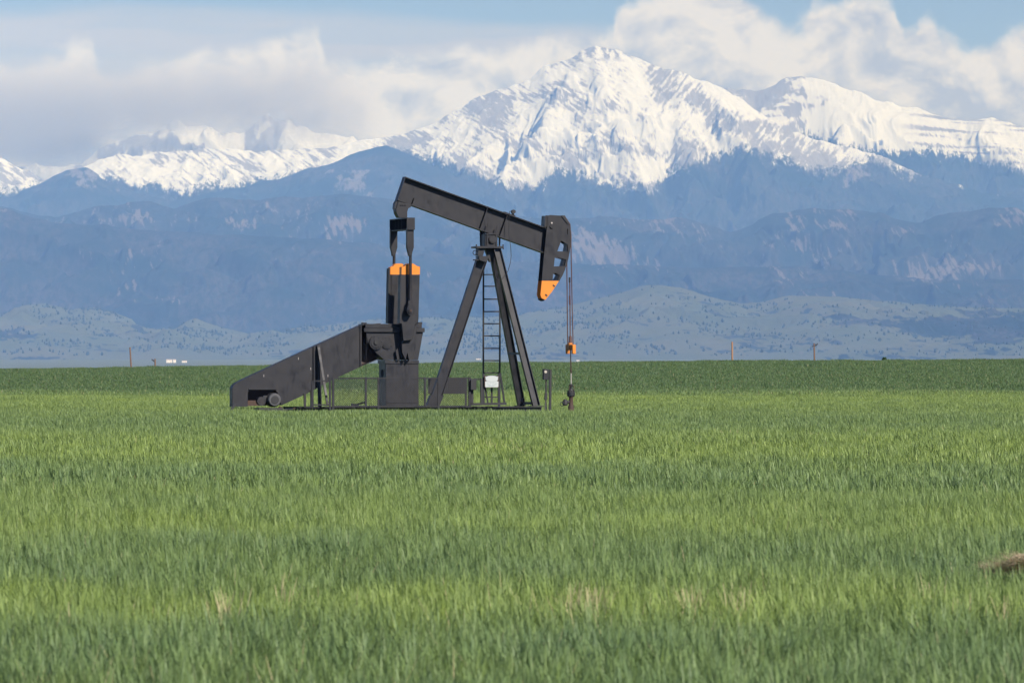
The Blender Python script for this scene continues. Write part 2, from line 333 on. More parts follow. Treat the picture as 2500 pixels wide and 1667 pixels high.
cg = n.mix(n.mr(fy, 900, 3000), cg, plain)
out(n, n.add('ShaderNodeBsdfDiffuse', {'Color': cg}).outputs[0]); M_SOIL = m
tag(grid_mesh('ground', XX, YY, gz(XX, YY), {}, M_SOIL), kind='structure')

# ------------------------------------------------------------------ haze
m, n = mat('haze_air')
pv = n.add('ShaderNodeVolumePrincipled', {'Color': (.205, .425, 1.0, 1), 'Density': 2.95e-5, 'Anisotropy': -.4, 'Absorption Color': (1, 1, 1, 1)})
n.add('ShaderNodeOutputMaterial', {'Volume': pv.outputs[0]})
me = bpy.data.meshes.new('haze'); x0, x1, y0, y1, z0, z1 = -9000, 9000, -600, 50000, -80, 2950
me.from_pydata([(x, y, z) for x in (x0, x1) for y in (y0, y1) for z in (z0, z1)], [], [(0,1,3,2),(4,6,7,5),(0,4,5,1),(2,3,7,6),(0,2,6,4),(1,5,7,3)])
me.materials.append(m); ho = bpy.data.objects.new('haze', me); COL.objects.link(ho); tag(ho, kind='stuff')

# ------------------------------------------------------------------ building tools
def gzf(x, y): return float(gz(np.array([x]), np.array([y]))[0])
class Frame:
    """a local frame standing on the ground: u to the right, v away from the viewer, z up"""
    def __init__(s, px, dist, yaw=0):
        s.yaw = math.radians(yaw); s.xo = (px-1250)/FPX*dist; s.d = dist; s.c = math.cos(s.yaw); s.s = math.sin(s.yaw)
        s.z0 = gzf(s.xo, dist); s.loc = (s.xo, dist, s.z0)
    def __call__(s, px, py, v=0.0):
        k = (px-1250)/FPX
        u = (k*(s.d+v*s.c)-s.xo+v*s.s)/(s.c-k*s.s)
        y = s.d+u*s.s+v*s.c
        return u, CAMZ-(py-HOR)/FPX*y-s.z0
class MB:
    def __init__(s, fr=None): s.v = []; s.f = []; s.fr = fr
    def quad8(s, p):
        b = len(s.v); s.v += [tuple(q) for q in p]
        s.f += [tuple(b+i for i in q) for q in ((0,3,2,1),(4,5,6,7),(0,1,5,4),(1,2,6,5),(2,3,7,6),(3,0,4,7))]; return s
    def box(s, u0, u1, v0, v1, z0, z1):
        return s.quad8([(u0,v0,z0),(u1,v0,z0),(u1,v1,z0),(u0,v1,z0),(u0,v0,z1),(u1,v0,z1),(u1,v1,z1),(u0,v1,z1)])
    def pbox(s, x0, y0, x1, y1, v0, v1, ref=None):
        """box whose near face shows at photo pixels x0..x1, y0..y1"""
        r = v0 if ref is None else ref
        a, zt = s.fr(x0, y0, r); b, zb = s.fr(x1, y1, r)
        return s.box(a, b, v0, v1, zb, zt)
    def bar(s, a, b, w, h, side=(0, 1, 0)):
        a = Vector(a); b = Vector(b); d = (b-a).normalized(); sd_ = Vector(side); sd_ = (sd_-d*sd_.dot(d)).normalized(); up = sd_.cross(d)
        sw = sd_*w/2; hh = up*h/2
        return s.quad8([a-sw-hh, b-sw-hh, b+sw-hh, a+sw-hh, a-sw+hh, b-sw+hh, b+sw+hh, a+sw+hh])
    def poly(s, pts, v0, v1, holes=()):
        """flat plate: outline (u,z) between v0 and v1"""
        loops = [list(pts)]+[list(h) for h in holes]
        tris = tessellate_polygon([[Vector((p[0], p[1], 0)) for p in l] for l in loops])
        flat = [p for l in loops for p in l]; n_ = len(flat); b = len(s.v)
        s.v += [(p[0], v0, p[1]) for p in flat]+[(p[0], v1, p[1]) for p in flat]
        for t in tris: s.f.append((b+t[0], b+t[1], b+t[2])); s.f.append((b+n_+t[2], b+n_+t[1], b+n_+t[0]))
        o = 0
        for l in loops:
            k = len(l)
            for i in range(k): j = (i+1) % k; s.f.append((b+o+i, b+o+j, b+n_+o+j, b+n_+o+i))
            o += k
        return s
    def ppoly(s, px, v0, v1, holes=(), ref=None):
        r = v0 if ref is None else ref
        return s.poly([s.fr(x, y, r) for x, y in px], v0, v1, [[s.fr(x, y, r) for x, y in h] for h in holes])
    def cyl(s, a, b, r, r2=None, n=16, cap=True):
        a = Vector(a); b = Vector(b); d = (b-a).normalized(); r2 = r if r2 is None else r2
        q = Vector((0, 0, 1)) if abs(d.z) < .9 else Vector((1, 0, 0)); e = d.cross(q).normalized(); g = d.cross(e); o = len(s.v)
        for c_, rr in ((a, r), (b, r2)):
            for i in range(n): t = 2*math.pi*i/n; s.v.append(tuple(c_+e*math.cos(t)*rr+g*math.sin(t)*rr))
        for i in range(n): j = (i+1) % n; s.f.append((o+i, o+j, o+n+j, o+n+i))
        if cap: s.f.append(tuple(o+i for i in range(n))[::-1]); s.f.append(tuple(o+n+i for i in range(n)))
        return s
    def tube(s, pts, r, n=6):
        for a, b in zip(pts[:-1], pts[1:]): s.cyl(a, b, r, n=n)
        return s
    def lathe(s, c, prof, n=14):
        o = len(s.v); k = len(prof)
        for r, z in prof:
            for i in range(n): t = 2*math.pi*i/n; s.v.append((c[0]+r*math.cos(t), c[1]+r*math.sin(t), z))
        for a in range(k-1):
            for i in range(n): j = (i+1) % n; s.f.append((o+a*n+i, o+a*n+j, o+(a+1)*n+j, o+(a+1)*n+i))
        s.f.append(tuple(o+i for i in range(n))[::-1]); s.f.append(tuple(o+(k-1)*n+i for i in range(n))); return s
    def ring(s, c, R, r, axis='v', n=16):
        pts = []
        for i in range(n+1):
            t = 2*math.pi*i/n
            pts.append((c[0]+R*math.cos(t), c[1], c[2]+R*math.sin(t)) if axis == 'v' else (c[0]+R*math.cos(t), c[1]+R*math.sin(t), c[2]))
        return s.tube(pts, r, 5)
    def build(s, name, m_, parent=None, bevel=0, smooth=True):
        import bmesh
        me = bpy.data.meshes.new(name); me.from_pydata(s.v, [], s.f)
        bm = bmesh.new(); bm.from_mesh(me); bmesh.ops.recalc_face_normals(bm, faces=bm.faces); bm.to_mesh(me); bm.free()
        me.materials.append(m_)
        if smooth: me.shade_smooth(); me.set_sharp_from_angle(angle=math.radians(35))
        o = bpy.data.objects.new(name, me); COL.objects.link(o)
        if parent: o.parent = parent
        if bevel:
            b = o.modifiers.new('bevel', 'BEVEL'); b.width = bevel; b.segments = 2; b.limit_method = 'ANGLE'
        return o
def empty(name, fr, label, cat, group=None):
    o = bpy.data.objects.new(name, None); COL.objects.link(o); o.location = fr.loc; o.rotation_euler = (0, 0, fr.yaw)
    o.empty_display_size = .3
    return tag(o, label, cat, group)

# ------------------------------------------------------------------ the pump jack
F = Frame(1000, 215, 15)
pj = empty('pump_jack', F, 'tall charcoal pump jack with orange tipped horse head and counterweights standing in the crop', 'pump jack')
def Pv(x, y, v): u, z = F(x, y, v); return (u, v, z)
# skid
sk = MB(F)
for v in (-1.35, 1.15):
    a = F(728, 997, -1.35)[0]; b = F(1322, 997, -1.35)[0]
    for z0, z1, hw in ((.47, .50, .11), (.16, .19, .11)): sk.box(a, b, v-hw, v+hw, z0, z1)
    sk.box(a, b, v-.012, v+.012, .19, .47)
skid = sk.build('base_skid', M_DARK, pj)
for x in (735, 810, 925, 1020, 1060, 1150, 1235, 1310):
    u = F(x, 990, -1.3)[0]; MB(F).box(u-.07, u+.07, -1.22, 1.02, .21, .45).build('cross_beam', M_DARK, skid)
sl2 = MB(F)
for v in (-.95, .2):
    a = F(556, 1008, v)[0]; b = F(742, 1008, v)[0]; sl2.box(a, b, v-.08, v+.08, .17, .33)
sl2.build('motor_sled', M_DARK, skid)
u = F(560, 1000, -.95)[0]; MB(F).bar((u+.22, -.95, .62), (u-.05, -.95, .18), .07, .09).build('sled_nose', M_DARK, skid)

# stand under the gearbox (front face 942..1022, end face shows on its left)
st = MB(F); st.pbox(942, 886, 1022, 994, -.58, .52)
stand = st.build('gearbox_stand', M_GREY, pj, bevel=.012)
MB(F).pbox(940, 879.5, 1023, 887.5, -.61, .55).build('top_flange', M_GREY, stand)
MB(F).pbox(944, 979.5, 1021.5, 983, -.60, -.582).build('base_flange', M_GREY, stand)
u0 = F(942, 911, -.58)[0]; zc = F(942, 911, -.58)[1]
hole = MB(F)
hp = [(-.03+.20*math.cos(t), zc+.30*math.sin(t)*.5*1.0) for t in np.linspace(0, 2*math.pi, 17)[:-1]]
b0 = 0; hole.v = [(u0-.004, p[0], p[1]+0) for p in hp]+[(u0-.010, p[0], p[1]) for p in hp]; k = len(hp)
hole.f = [tuple(range(k)), tuple(range(2*k-1, k-1, -1))]+[(i, (i+1) % k, k+(i+1) % k, k+i) for i in range(k)]
hole.build('opening_shade', paint('shade_black', (.004, .004, .004), .9, .1), stand)  # flat black oval painted in for the shade inside the hole

# gearbox
gb = MB(F); gb.ppoly([(894,811),(1033,811),(1021,879),(938,879),(915,859),(897,838)], -.56, .56, ref=-.56)
gear = gb.build('gearbox', M_GREY, pj, bevel=.015)
MB(F).pbox(892, 790.5, 1030, 800.5, -.57, .57).build('gearbox_lid', M_GREY, gear, bevel=.012)
MB(F).pbox(889, 800.5, 1037, 811, -.64, .64).build('gearbox_flange', M_GREY, gear, bevel=.012)
MB(F).pbox(885.5, 787.5, 895.5, 793, -.45, -.2).build('breather', M_GREY, gear)
MB(F).pbox(1021, 786.5, 1031, 791, -.45, .3).build('filler_block', M_GREY, gear)
def disc(mb, x, y, r, v0, v1, n=24):
    c = Pv(x, y, v0); return mb.cyl((c[0], v0, c[2]), (c[0], v1, c[2]), r, n=n)
bc = disc(MB(F), 917.5, 836, .265, -.56, -.66).build('bearing_cover', M_GREY, gear)
disc(MB(F), 917.5, 836, .19, -.66, -.69).build('cover_ring', M_GREY, bc)
disc(MB(F), 918, 836, .075, -.69, -.74).build('shaft_end', M_DARK, bc)
bc = disc(MB(F), 945, 837, .225, -.56, -.60).build('bearing_cover', M_GREY, gear)
disc(MB(F), 945, 837, .17, -.60, -.62).build('cover_ring', M_GREY, bc)
for cx, cy, rr in ((917.5, 836, .23), (945, 837, .205)):
    for i in range(8):
        t = i*math.pi/4+.2; c = Pv(cx, cy, -.66 if rr > .22 else -.60); vv = c[1]
        MB(F).cyl((c[0]+rr*math.cos(t), vv, c[2]+rr*math.sin(t)), (c[0]+rr*math.cos(t), vv-.025, c[2]+rr*math.sin(t)), .018, n=6).build('bolt', M_DARK, gear)
MB(F).ppoly([(966,856),(971,850),(975.5,878),(970,879)], -.72, -.66).build('lug', M_GREY, gear)
disc(MB(F), 1003, 846, .20, -.56, .75).build('crankshaft', M_DARK, gear)

# cranks and counterweights, one pair on each side, standing up
def crank(v_in, sgn, wr, dv):
    """v_in: face nearest the gearbox; weights front face in photo columns shifted by dv pixels"""
    va, vb = (v_in-.20, v_in) if sgn < 0 else (v_in, v_in+.20)
    wa, wb = (v_in-.36, v_in-.02) if sgn < 0 else (v_in+.02, v_in+.36)
    near = wa
    S = dv
    cr = MB(F).ppoly([(984+S,672),(1021+S,672),(1021+S,792),(1017+S,838),(1012+S,868),(1001+S,880),(997+S,862),(993+S,880),(984+S,860),(982+S,800)], va, vb, ref=near)
    ck = cr.build('crank_arm', M_GREY, pj, bevel=.01)
    w1 = MB(F).ppoly([(980+S,670.3),(1025+S,670.3),(1023+S,730),(1021.5+S,786),(1014+S,792),(1006+S,830),(985+S,832),(980.5+S,790),(977+S,789)], wa, wb, ref=near)
    cw = w1.build('counterweight', M_GREY, pj, bevel=.012)
    MB(F).ppoly([(980.3+S,670.3),(980.6+S,652),(988+S,650),(991+S,646),(996+S,643.5),(1009+S,643.5),(1014+S,647),(1019+S,650),(1025.5+S,651),(1025+S,670.3)], wa, wb, ref=near).build('orange_tip', M_ORANGE, cw)
    return near
nr = crank(-.66, -1, 0, 0)       # near pair: face at v=-1.02
fr_ = crank(.66, 1, 0, -27.5)    # far pair
# ribs along the weight edges
MB(F).ppoly([(977.5,672),(980,672),(979,789),(975.5,789)], -1.06, -.68, ref=-1.02).build('edge_rib', M_GREY, pj)
MB(F).ppoly([(949.5,655),(952,655),(950.5,789),(947,789)], .66, 1.02, ref=.66).build('edge_rib', M_DARK, pj)
# wrist pin and bearing
wp = MB(F); c = Pv(1000.5, 757, -1.05)
def bearing(cx, cy, v0, v1):
    b = MB(F).ppoly([(cx-8,cy-6),(cx-4,cy-16),(cx+5,cy-16),(cx+9,cy-5),(cx+9,cy+6),(cx+5,cy+12),(cx-3,cy+13),(cx-8,cy+6)], v0, v1, ref=v0).build('wrist_bearing', M_GREY, pj, bevel=.015)
    disc(MB(F), cx+1.5, cy+1, .095, v0-.05, v0).build('pin_cap', M_GREY, b); disc(MB(F), cx+1.5, cy+1, .05, v0-.08, v0-.05, 6).build('pin_nut', M_RUST, b)
bearing(1002, 757, -1.34, -1.02); bearing(961, 757, 1.03, 1.30)
disc(MB(F), 998, 771, .06, -1.03, -1.021).build('pin_hole', M_WHITE, pj) if False else None
# pitman arms
def pitman(cx, v, yb):
    w = .10
    p = MB(F).ppoly([(cx-8,560),(cx+8.5,560),(cx+8.5,604),(cx+4,620),(cx+3.6,625),(cx-3.6,625),(cx-4,620),(cx-8,604)], v-w, v+w, ref=v-w)
    a = p.build('pitman_arm', M_GREY, pj, bevel=.01)
    t = Pv(cx, 622, v); b = Pv(cx, yb, v); MB(F).cyl(t, b, .056, n=12).build('pitman_rod', M_GREY, a)
    MB(F).ppoly([(cx-4.5,yb-6),(cx+4.5,yb-6),(cx+5.5,yb+4),(cx-5.5,yb+4)], v-.09, v+.09, ref=v-.09).build('rod_end', M_GREY, a)
pitman(1002, -1.20, 740); pitman(962, 1.18, 742)
# equalizer
e0 = F(993.5, 546, -1.38); e1 = F(1013, 546, -1.38)
eq = MB(F)
zt = F(1000, 531.5, -1.38)[1]; zb = F(1000, 561, -1.38)[1]; uL, uR = e0[0], e1[0]
eq.box(uL, uR, -1.38, -1.35, zb, zt); eq.box(uL, uR, 1.30, 1.33, zb, zt)
eq.box(uL, uR, -1.35, 1.30, zt-.03, zt); eq.box(uL, uR, -1.35, 1.30, zb, zb+.03); eq.box((uL+uR)/2+.06, (uL+uR)/2+.09, -1.35, 1.30, zb+.03, zt-.03)
eqo = eq.build('equalizer', M_GREY, pj)
for v in (-.5, 0, .5): MB(F).box(uL+.01, (uL+uR)/2+.06, v-.012, v+.012, zb+.03, zt-.03).build('stiffener', M_GREY, eqo)
hb = MB(F).ppoly([(972.5,492),(1006,501),(1004,505),(997,509),(994.5,517),(994.5,532),(974,532),(968,520),(966.5,512)], -.22, .22, ref=-.22)
tb = hb.build('tail_bearing', M_GREY, pj, bevel=.01)
MB(F).ppoly([(969,489),(973,491),(967,512),(963,510),(964,497)], -.16, .16, ref=-.16).build('tail_bracket', M_GREY, tb)
for x in (979, 984, 990): c = Pv(x, 500.5, -.22); MB(F).cyl(c, (c[0], -.26, c[2]), .03, n=6).build('bolt', M_GREY, tb)

# walking beam, a deep I section
BY = -.2
A0 = F(990.9, 432, BY); A1 = F(1334, 556, BY); B0 = F(972.3, 489.7, BY); B1 = F(1321, 616, BY)
bd = Vector((A1[0]-A0[0], 0, A1[1]-A0[1])).normalized(); bn = Vector((-bd.z, 0, bd.x))  # up normal
a0 = Vector((A0[0], 0, A0[1])); a1 = Vector((A1[0], 0, A1[1]))+bd*.25; dep = abs((Vector((B0[0], 0, B0[1]))-a0).dot(bn))
wb_ = MB(F)
wb_.bar(a0-bn*.0175, a1-bn*.0175, .42, .035); wb_.bar(a0-bn*(dep-.0175), a1-bn*(dep-.0175), .42, .035)
web = MB(F).bar(a0-bn*dep/2, a1-bn*dep/2, .03, dep-.07)
beam = wb_.build('walking_beam', M_GREY, pj)
web.build('beam_web', M_GREY, beam)
MB(F).bar(a0-bd*.012, a0-bd*.012-bn*dep, .44, .024).build('end_plate', M_GREY, beam)
def along(px, py): q = F(px, py, BY); return (Vector((q[0], 0, q[1]))-a0).dot(bd)
def stiff(s0, s1, v=-.105, w=.17, t=.02):
    return MB(F).bar(a0+bd*s0-bn*.036+Vector((0, v, 0)), a0+bd*s1-bn*(dep-.036)+Vector((0, v, 0)), w, t)
for x, y in ((1191, 508), (1239, 527)):
    s_ = along(x, y); stiff(s_, s_-.02).build('stiffener', M_GREY, beam); stiff(s_, s_-.02, .105).build('stiffener', M_GREY, beam)
s_ = along(1011, 490); MB(F).bar(a0+bd*s_-bn*(dep-.30)+Vector((0, -.08, 0)), a0+bd*(s_)-bn*(dep-.036)+Vector((0, -.08, 0)), .13, .02).build('stiffener', M_GREY, beam)
for x0, y0, x1, y1 in ((1192.5, 544, 1189, 563), (1213.5, 553, 1211, 567)):
    MB(F).bar(Pv(x0, y0, -.19), Pv(x1, y1, -.19), .04, .035).build('bolt', M_GREY, beam)
# wire clamp on the beam top
g0 = along(1233, 518); g1 = along(1259, 527)
gd = MB(F).bar(a0+bd*g0+bn*.02, a0+bd*g1+bn*.02, .3, .04).build('clamp_plate', M_GREY, beam)
c = Pv(1253, 517, 0); MB(F).cyl((c[0], -.1, c[2]), (c[0], .1, c[2]), .075, n=10).build('pulley', M_DARK, gd); MB(F).bar((c[0]-.03, 0, c[2]-.02), (c[0]+.05, 0, c[2]-.24), .06, .05).build('pulley_bracket', M_GREY, gd)
wire = [(1244,516),(1242.5,545),(1242,570),(1245,590),(1247,608),(1248,626),(1246,642),(1240,662),(1232,674),(1226,682),(1217,684),(1211,678),(1208.5,668)]
MB(F).tube([Pv(x, y, -.26 if i < 6 else -.45) for i, (x, y) in enumerate(wire)], .011, 5).build('brake_wire', M_DARK, pj)

# centre bearing and saddle
cb = MB(F).pbox(1184, 571, 1215, 604, -.36, .36).build('centre_bearing', M_GREY, pj, bevel=.02)
disc(MB(F), 1201.5, 584.5, .145, -.36, -.44).build('bearing_cap', M_GREY, cb); disc(MB(F), 1201.5, 584.5, .10, -.44, -.46).build('cap_ring', M_GREY, cb)
MB(F).pbox(1187, 569.5, 1219, 573, -.40, .40).build('saddle_plate', M_GREY, cb)
for x in (1190, 1212): MB(F).bar(Pv(x, 571, -.38), Pv(x, 603, -.38), .03, .05).build('bearing_rib', M_GREY, cb)
MB(F).bar(Pv(1220, 578, .1), Pv(1219, 603, .1), .05, .06).build('hold_down_bolt', M_DARK, cb)
for x in (1174, 1180): MB(F).bar(Pv(x, 562, .25), Pv(x+1, 604, .25), .06, .09).build('hold_down_bolt', M_DARK, cb)
pl = MB(F).pbox(1164, 601, 1229, 606, -.42, .42).build('post_top_plate', M_GREY, pj)
for x in (1163, 1228): MB(F).bar(Pv(x, 597, 0), Pv(x+.4, 609, 0), .05, .04).build('bolt', M_GREY, pl)
MB(F).ppoly([(1168,606),(1184,606),(1179,625),(1166,624)], -.30, .05).build('clip_block', M_GREY, pl)
MB(F).ppoly([(1170,625),(1193,625),(1189,641),(1171,635)], -.34, .2).build('leg_bracket', M_GREY, pl)
c = Pv(1160, 617, -.15); rg = MB(F); rg.ring((c[0], -.15, c[2]), .085, .015).build('lifting_ring', M_GREY, pl)
MB(F).pbox(1161, 633, 1172, 636, -.3, .1).build('bolt_bar', M_GREY, pl)
MB(F).ppoly([(1184,606),(1206,606),(1206,640),(1196,640)], -.1, .1).build('crown_web', M_DARK, pl)

# samson post: one rear leg, two front legs
def ileg(p0, p1, width, fl, name='post_leg', foot=True):
    """I section; p0 top, p1 bottom (u,v,z); web faces the viewer"""
    a = Vector(p0); b = Vector(p1); d = (b-a).normalized(); side = Vector((0, 1, 0)); side = (side-d*side.dot(d)).normalized(); e = side.cross(d)
    o = MB(F).bar(a, b, .03, width-.04, side).build(name, M_GREY, pj)
    for q in (-1, 1): MB(F).bar(a+e*q*(width/2-.01), b+e*q*(width/2-.01), fl, .02, side).build('flange', M_GREY, o)
    return o
def mid(x0, x1, y, v): q = F((x0+x1)/2, y, v); return (q[0], v, q[1])
lg = ileg(mid(1164,1190,630,0), mid(1045,1071,990.5,0), .395, .24)
MB(F).ppoly([(1052,965),(1084,965),(1073,990),(1043,990)], -.16, .16, ref=-.16).build('foot_plate', M_GREY, lg)
lg = ileg(mid(1204,1221,606,-.22), mid(1299.5,1319,990.5,-1.13), .275, .22)
u, z = F(1309, 990, -1.15); MB(F).box(u-.24, u+.24, -1.32, -.95, .505, .53).build('foot_plate', M_DARK, lg)
lg = ileg(mid(1194,1211,608,.22), mid(1263.5,1282.5,990.5,1.02), .275, .22)
u, z = F(1273, 990, 1.0); MB(F).box(u-.24, u+.24, .85, 1.2, .505, .53).build('foot_plate', M_DARK, lg)
MB(F).bar(Pv(1241, 863, .62), Pv(1270, 863, -.78), .07, .09, (1, 0, 0)).build('cross_brace', M_GREY, pj)
MB(F).bar(Pv(1277, 984, .95), Pv(1301, 984, -1.1), .10, .10, (1, 0, 0)).build('cross_brace', M_DARK, pj)
MB(F).bar(Pv(1274, 982, -.6), Pv(1277, 972, -.6), .1, .12).build('rusty_clamp', M_RUST, pj)

# ladder behind the post
ld = bpy.data.objects.new('ladder', None); COL.objects.link(ld); ld.parent = pj
def lv(y): return 1.0+(y-640)/350*.55
def bent(x_a, y_a, x_b, y_b, r=.028): return MB(F).bar(Pv(x_a, y_a, lv(y_a)), Pv(x_b, y_b, lv(y_b)), .05, r*2)
bent(1180.2, 645, 1180, 985).build('rail', M_DARK, ld); bent(1220.6, 645, 1220.2, 880).build('rail', M_DARK, ld); bent(1220.2, 880, 1219, 985).build('rail', M_DARK, ld)
for y in (670.5, 699, 730.3, 760.6, 790.3, 820, 850.4, 880, 910, 940, 969):
    MB(F).bar(Pv(1180, y, lv(y)), Pv(1220, y, lv(y)), .045, .045).build('rung', M_DARK, ld)

# horse head
HV0, HV1 = -.27, .27
H1 = [(1370.3,587.5),(1386.4,597),(1387,614),(1360.5,613.6)]; H0 = [(1383.3,566),(1385.8,558),(1387,560),(1386.6,575)]
H2 = [(1354.8,627),(1382,633.5),(1378.2,650),(1352.4,650.4)]; H3 = [(1350.2,664),(1367,672),(1361.5,684.5),(1349.6,684.5)]
arc = [(1376,527.3),(1381,533),(1386,539.8),(1389,545),(1391,552),(1392.4,562),(1393,575),(1393,590),(1392.2,602),(1390.2,616),(1386.8,632),(1382.7,647),(1378,660),(1372.8,672),(1363.2,688.5)]
gray = [(1336.5,527),(1343,525)]+arc[:-1]+[(1364.9,685.6),(1322.9,685.6),(1328,626),(1336.3,545)]
org = [(1364.9,685.6),(1355,701),(1346.3,713.8),(1338,724),(1331.4,732),(1322.5,728),(1319.4,720),(1322.9,685.6)]
hd = bpy.data.objects.new('horse_head', None); COL.objects.link(hd); hd.parent = pj
for v0, v1, nm in ((HV0, HV0+.025, 'side_plate'), (HV1-.025, HV1, 'side_plate')):
    MB(F).ppoly(gray, v0, v1, [H0, H1, H2, H3], ref=HV0).build(nm, M_GREY, hd)
    MB(F).ppoly(org, v0, v1, ref=HV0).build('orange_tip', M_ORANGE, hd)
apts = [Pv(x, y, HV0) for x, y in arc]
fp = MB(F)
for a, b in zip(apts[:-1], apts[1:]):
    a = Vector((a[0], 0, a[2])); b = Vector((b[0], 0, b[2])); fp.bar(a+(b-a)*-.02, b+(b-a)*.02, .50, .035)
fp.build('curved_track', M_GREY, hd)
fq = MB(F)
for a, b in zip([Pv(x-7.5, y, HV0) for x, y in arc[3:]][:-1], [Pv(x-7.5, y, HV0) for x, y in arc[3:]][1:]):
    fq.bar((a[0], 0, a[2]), (b[0], 0, b[2]), .46, .02)
fq.build('inner_track', M_GREY, hd)
MB(F).bar(Pv(1333, 528, 0)[:1]+(0,)+Pv(1333, 528, 0)[2:], Pv(1376, 528.5, 0)[:1]+(0,)+Pv(1376, 528.5, 0)[2:], .48, .03).build('top_plate', M_GREY, hd)
MB(F).ppoly([(1331.3,526.8),(1337,526.8),(1336.6,552),(1329.5,556)], -.25, .25, ref=-.27).build('hinge_block', M_GREY, hd)
MB(F).ppoly([(1370,526),(1376,526.3),(1388,541),(1386,546)], -.31, -.272, ref=-.31).build('cable_keeper', M_DARK, hd)
disc(MB(F), 1348, 552.5, .075, HV0-.05, HV0).build('hinge_pin', M_GREY, hd); disc(MB(F), 1347.3, 544.5, .035, HV0-.03, HV0, 6).build('bolt', M_STEEL, hd)
disc(MB(F), 1334.7, 613.5, .03, HV0-.02, HV0, 6).build('bolt', M_DARK, hd)
for x, y in ((1352, 697.5), (1333.5, 720.5)):
    c = Pv(x, y, HV0); MB(F).bar((c[0]-.035, HV0-.01, c[2]+.03), (c[0]+.035, HV0-.01, c[2]-.03), .02, .05).build('bolt', M_DARK, hd)
MB(F).ppoly([(1322,728),(1331,731.5),(1328,735),(1321,731)], -.20, .20, ref=-.27).build('tip_bolt_bar', M_RUST, hd)

# bridle cables and carrier bar
br = bpy.data.objects.new('bridle', None); COL.objects.link(br); br.parent = pj
def cab(pts, nm='cable', r=.020, m_=M_CABLE): return MB(F).tube([Pv(*p) for p in pts], r, 6).build(nm, m_, br)
cab([(1377.5,526.5,-.12),(1391.3,547,-.14),(1394,575,-.16),(1394,602,-.18),(1396.4,730,-.32),(1399.2,842,-.44)])
cab([(1372,526.5,.12),(1386,547,.14),(1389,575,.16),(1388,615,.20),(1383.8,645,.24),(1385,760,.34),(1386,842,.44)])
cab([(1390.6,677,0),(1391.2,700,0),(1392.2,842,0)], 'polished_rod', .022, M_CABLE)
cab([(1390.6,677,0),(1390.8,690,0)], 'rod_cap', .035, M_DARK); cab([(1391,722,0),(1391.3,744,0)], 'rod_coupling', .034, M_CABLE)
c = Pv(1392.4, 831, 0); MB(F).lathe((c[0], 0), [(.03, c[2]+.18), (.06, c[2]+.12), (.075, c[2]-.12), (.09, c[2]-.14)]).build('rod_clamp', M_CABLE, br)
c = Pv(1392, 846, 0); cc = MB(F).box(c[0]-.09, c[0]+.09, -.15, .15, c[2]-.14, c[2]+.14).build('carrier_bar', M_ORANGE2, br, bevel=.03)
MB(F).box(c[0]-.06, c[0]+.06, -.42, .42, c[2]-.09, c[2]+.07).build('bar_body', M_ORANGE2, cc)
for v, m_ in ((-.44, M_ORANGE), (.44, M_ORANGE2)):
    x = 1400.5 if v < 0 else 1386; q = Pv(x, 852.5, v); MB(F).box(q[0]-.065, q[0]+.065, v-.09, v+.09, q[2]-.175, q[2]+.175).build('cable_socket', m_, cc, bevel=.015)
cab([(1392.9,855,0),(1393.3,880,0)], 'lower_rod', .020, M_DARK); cab([(1393.3,880,0),(1394.2,911,0)], 'lower_rod', .024, M_RUST)
cab([(1393.7,902,0),(1393.9,908,0)], 'rod_sleeve', .036, M_RUST); cab([(1394.2,911,0),(1394.5,942,0)], 'lower_rod', .022, M_STEEL)

# belt guard and motor
bg_ = bpy.data.objects.new('belt_guard', None); COL.objects.link(bg_); bg_.parent = pj
GV0, GV1 = -.50, -.02
outl = [(881.5,793.5),(767.5,845.3),(603.8,921.3),(578,934),(571,940),(567.5,948),(567.5,992),(605,992.5),(605,958),(609,951),(670,951),(678,958),(681,975),(688,989),(748.7,961),(809.5,928),(881.5,894.5)]
MB(F).ppoly(outl, GV0, GV0+.02).build('front_panel', M_GREY, bg_)
back = [(930,789),(881.5,793.5),(767.5,845.3),(603.8,921.3),(578,934),(571,940),(567.5,948),(567.5,992),(688,989),(748.7,961),(809.5,928),(881.5,894.5),(926,876),(930,850)]
bk = [F(x, y, GV0) for x, y in back]
MB(F).poly(bk, GV1-.02, GV1).build('back_panel', paint('rust_stained_panel', (.05, .035, .03), .75, .6, (.14, .075, .05)), bg_)
rim = MB(F); rp = [F(x, y, GV0) for x, y in back[:8]]
for a, b in zip(rp[:-1], rp[1:]): rim.bar((a[0], (GV0+GV1)/2, a[1]-.01), (b[0], (GV0+GV1)/2, b[1]-.01), GV1-GV0-.04, .02)
rim.build('top_strip', M_GREY, bg_)
rim = MB(F); rp = [F(x, y, GV0) for x, y in back[8:13]]
for a, b in zip(rp[:-1], rp[1:]): rim.bar((a[0], (GV0+GV1)/2, a[1]+.01), (b[0], (GV0+GV1)/2, b[1]+.01), GV1-GV0-.04, .02)
rim.build('bottom_strip', M_GREY, bg_)
MB(F).bar(Pv(881, 794, GV0-.03), Pv(881, 894.5, GV0-.03), .05, .05).build('edge_rib', M_GREY, bg_)
MB(F).bar(Pv(607, 950, GV0-.02), Pv(676, 950, GV0-.02), .05, .035).build('opening_lip', M_GREY, bg_)
a_ = MB(F).bar(Pv(769, 845, GV0-.04), Pv(769, 946, GV0-.04), .06, .12).build('panel_strap', M_GREY, bg_)
for x, y in ((728.5, 875), (758.5, 900), (800.5, 917), (644, 917), (882.5, 885)):
    c = Pv(x, y, GV0); MB(F).box(c[0]-.008, c[0]+.008, GV0-.008, GV0, c[2]-.045, c[2]+.045).build('paint_scratch', M_STEEL, bg_)
MB(F).bar(Pv(778, 842, GV0-.12), Pv(781, 1001, GV0-.2), .10, .13).build('support_post', M_DARK, bg_)
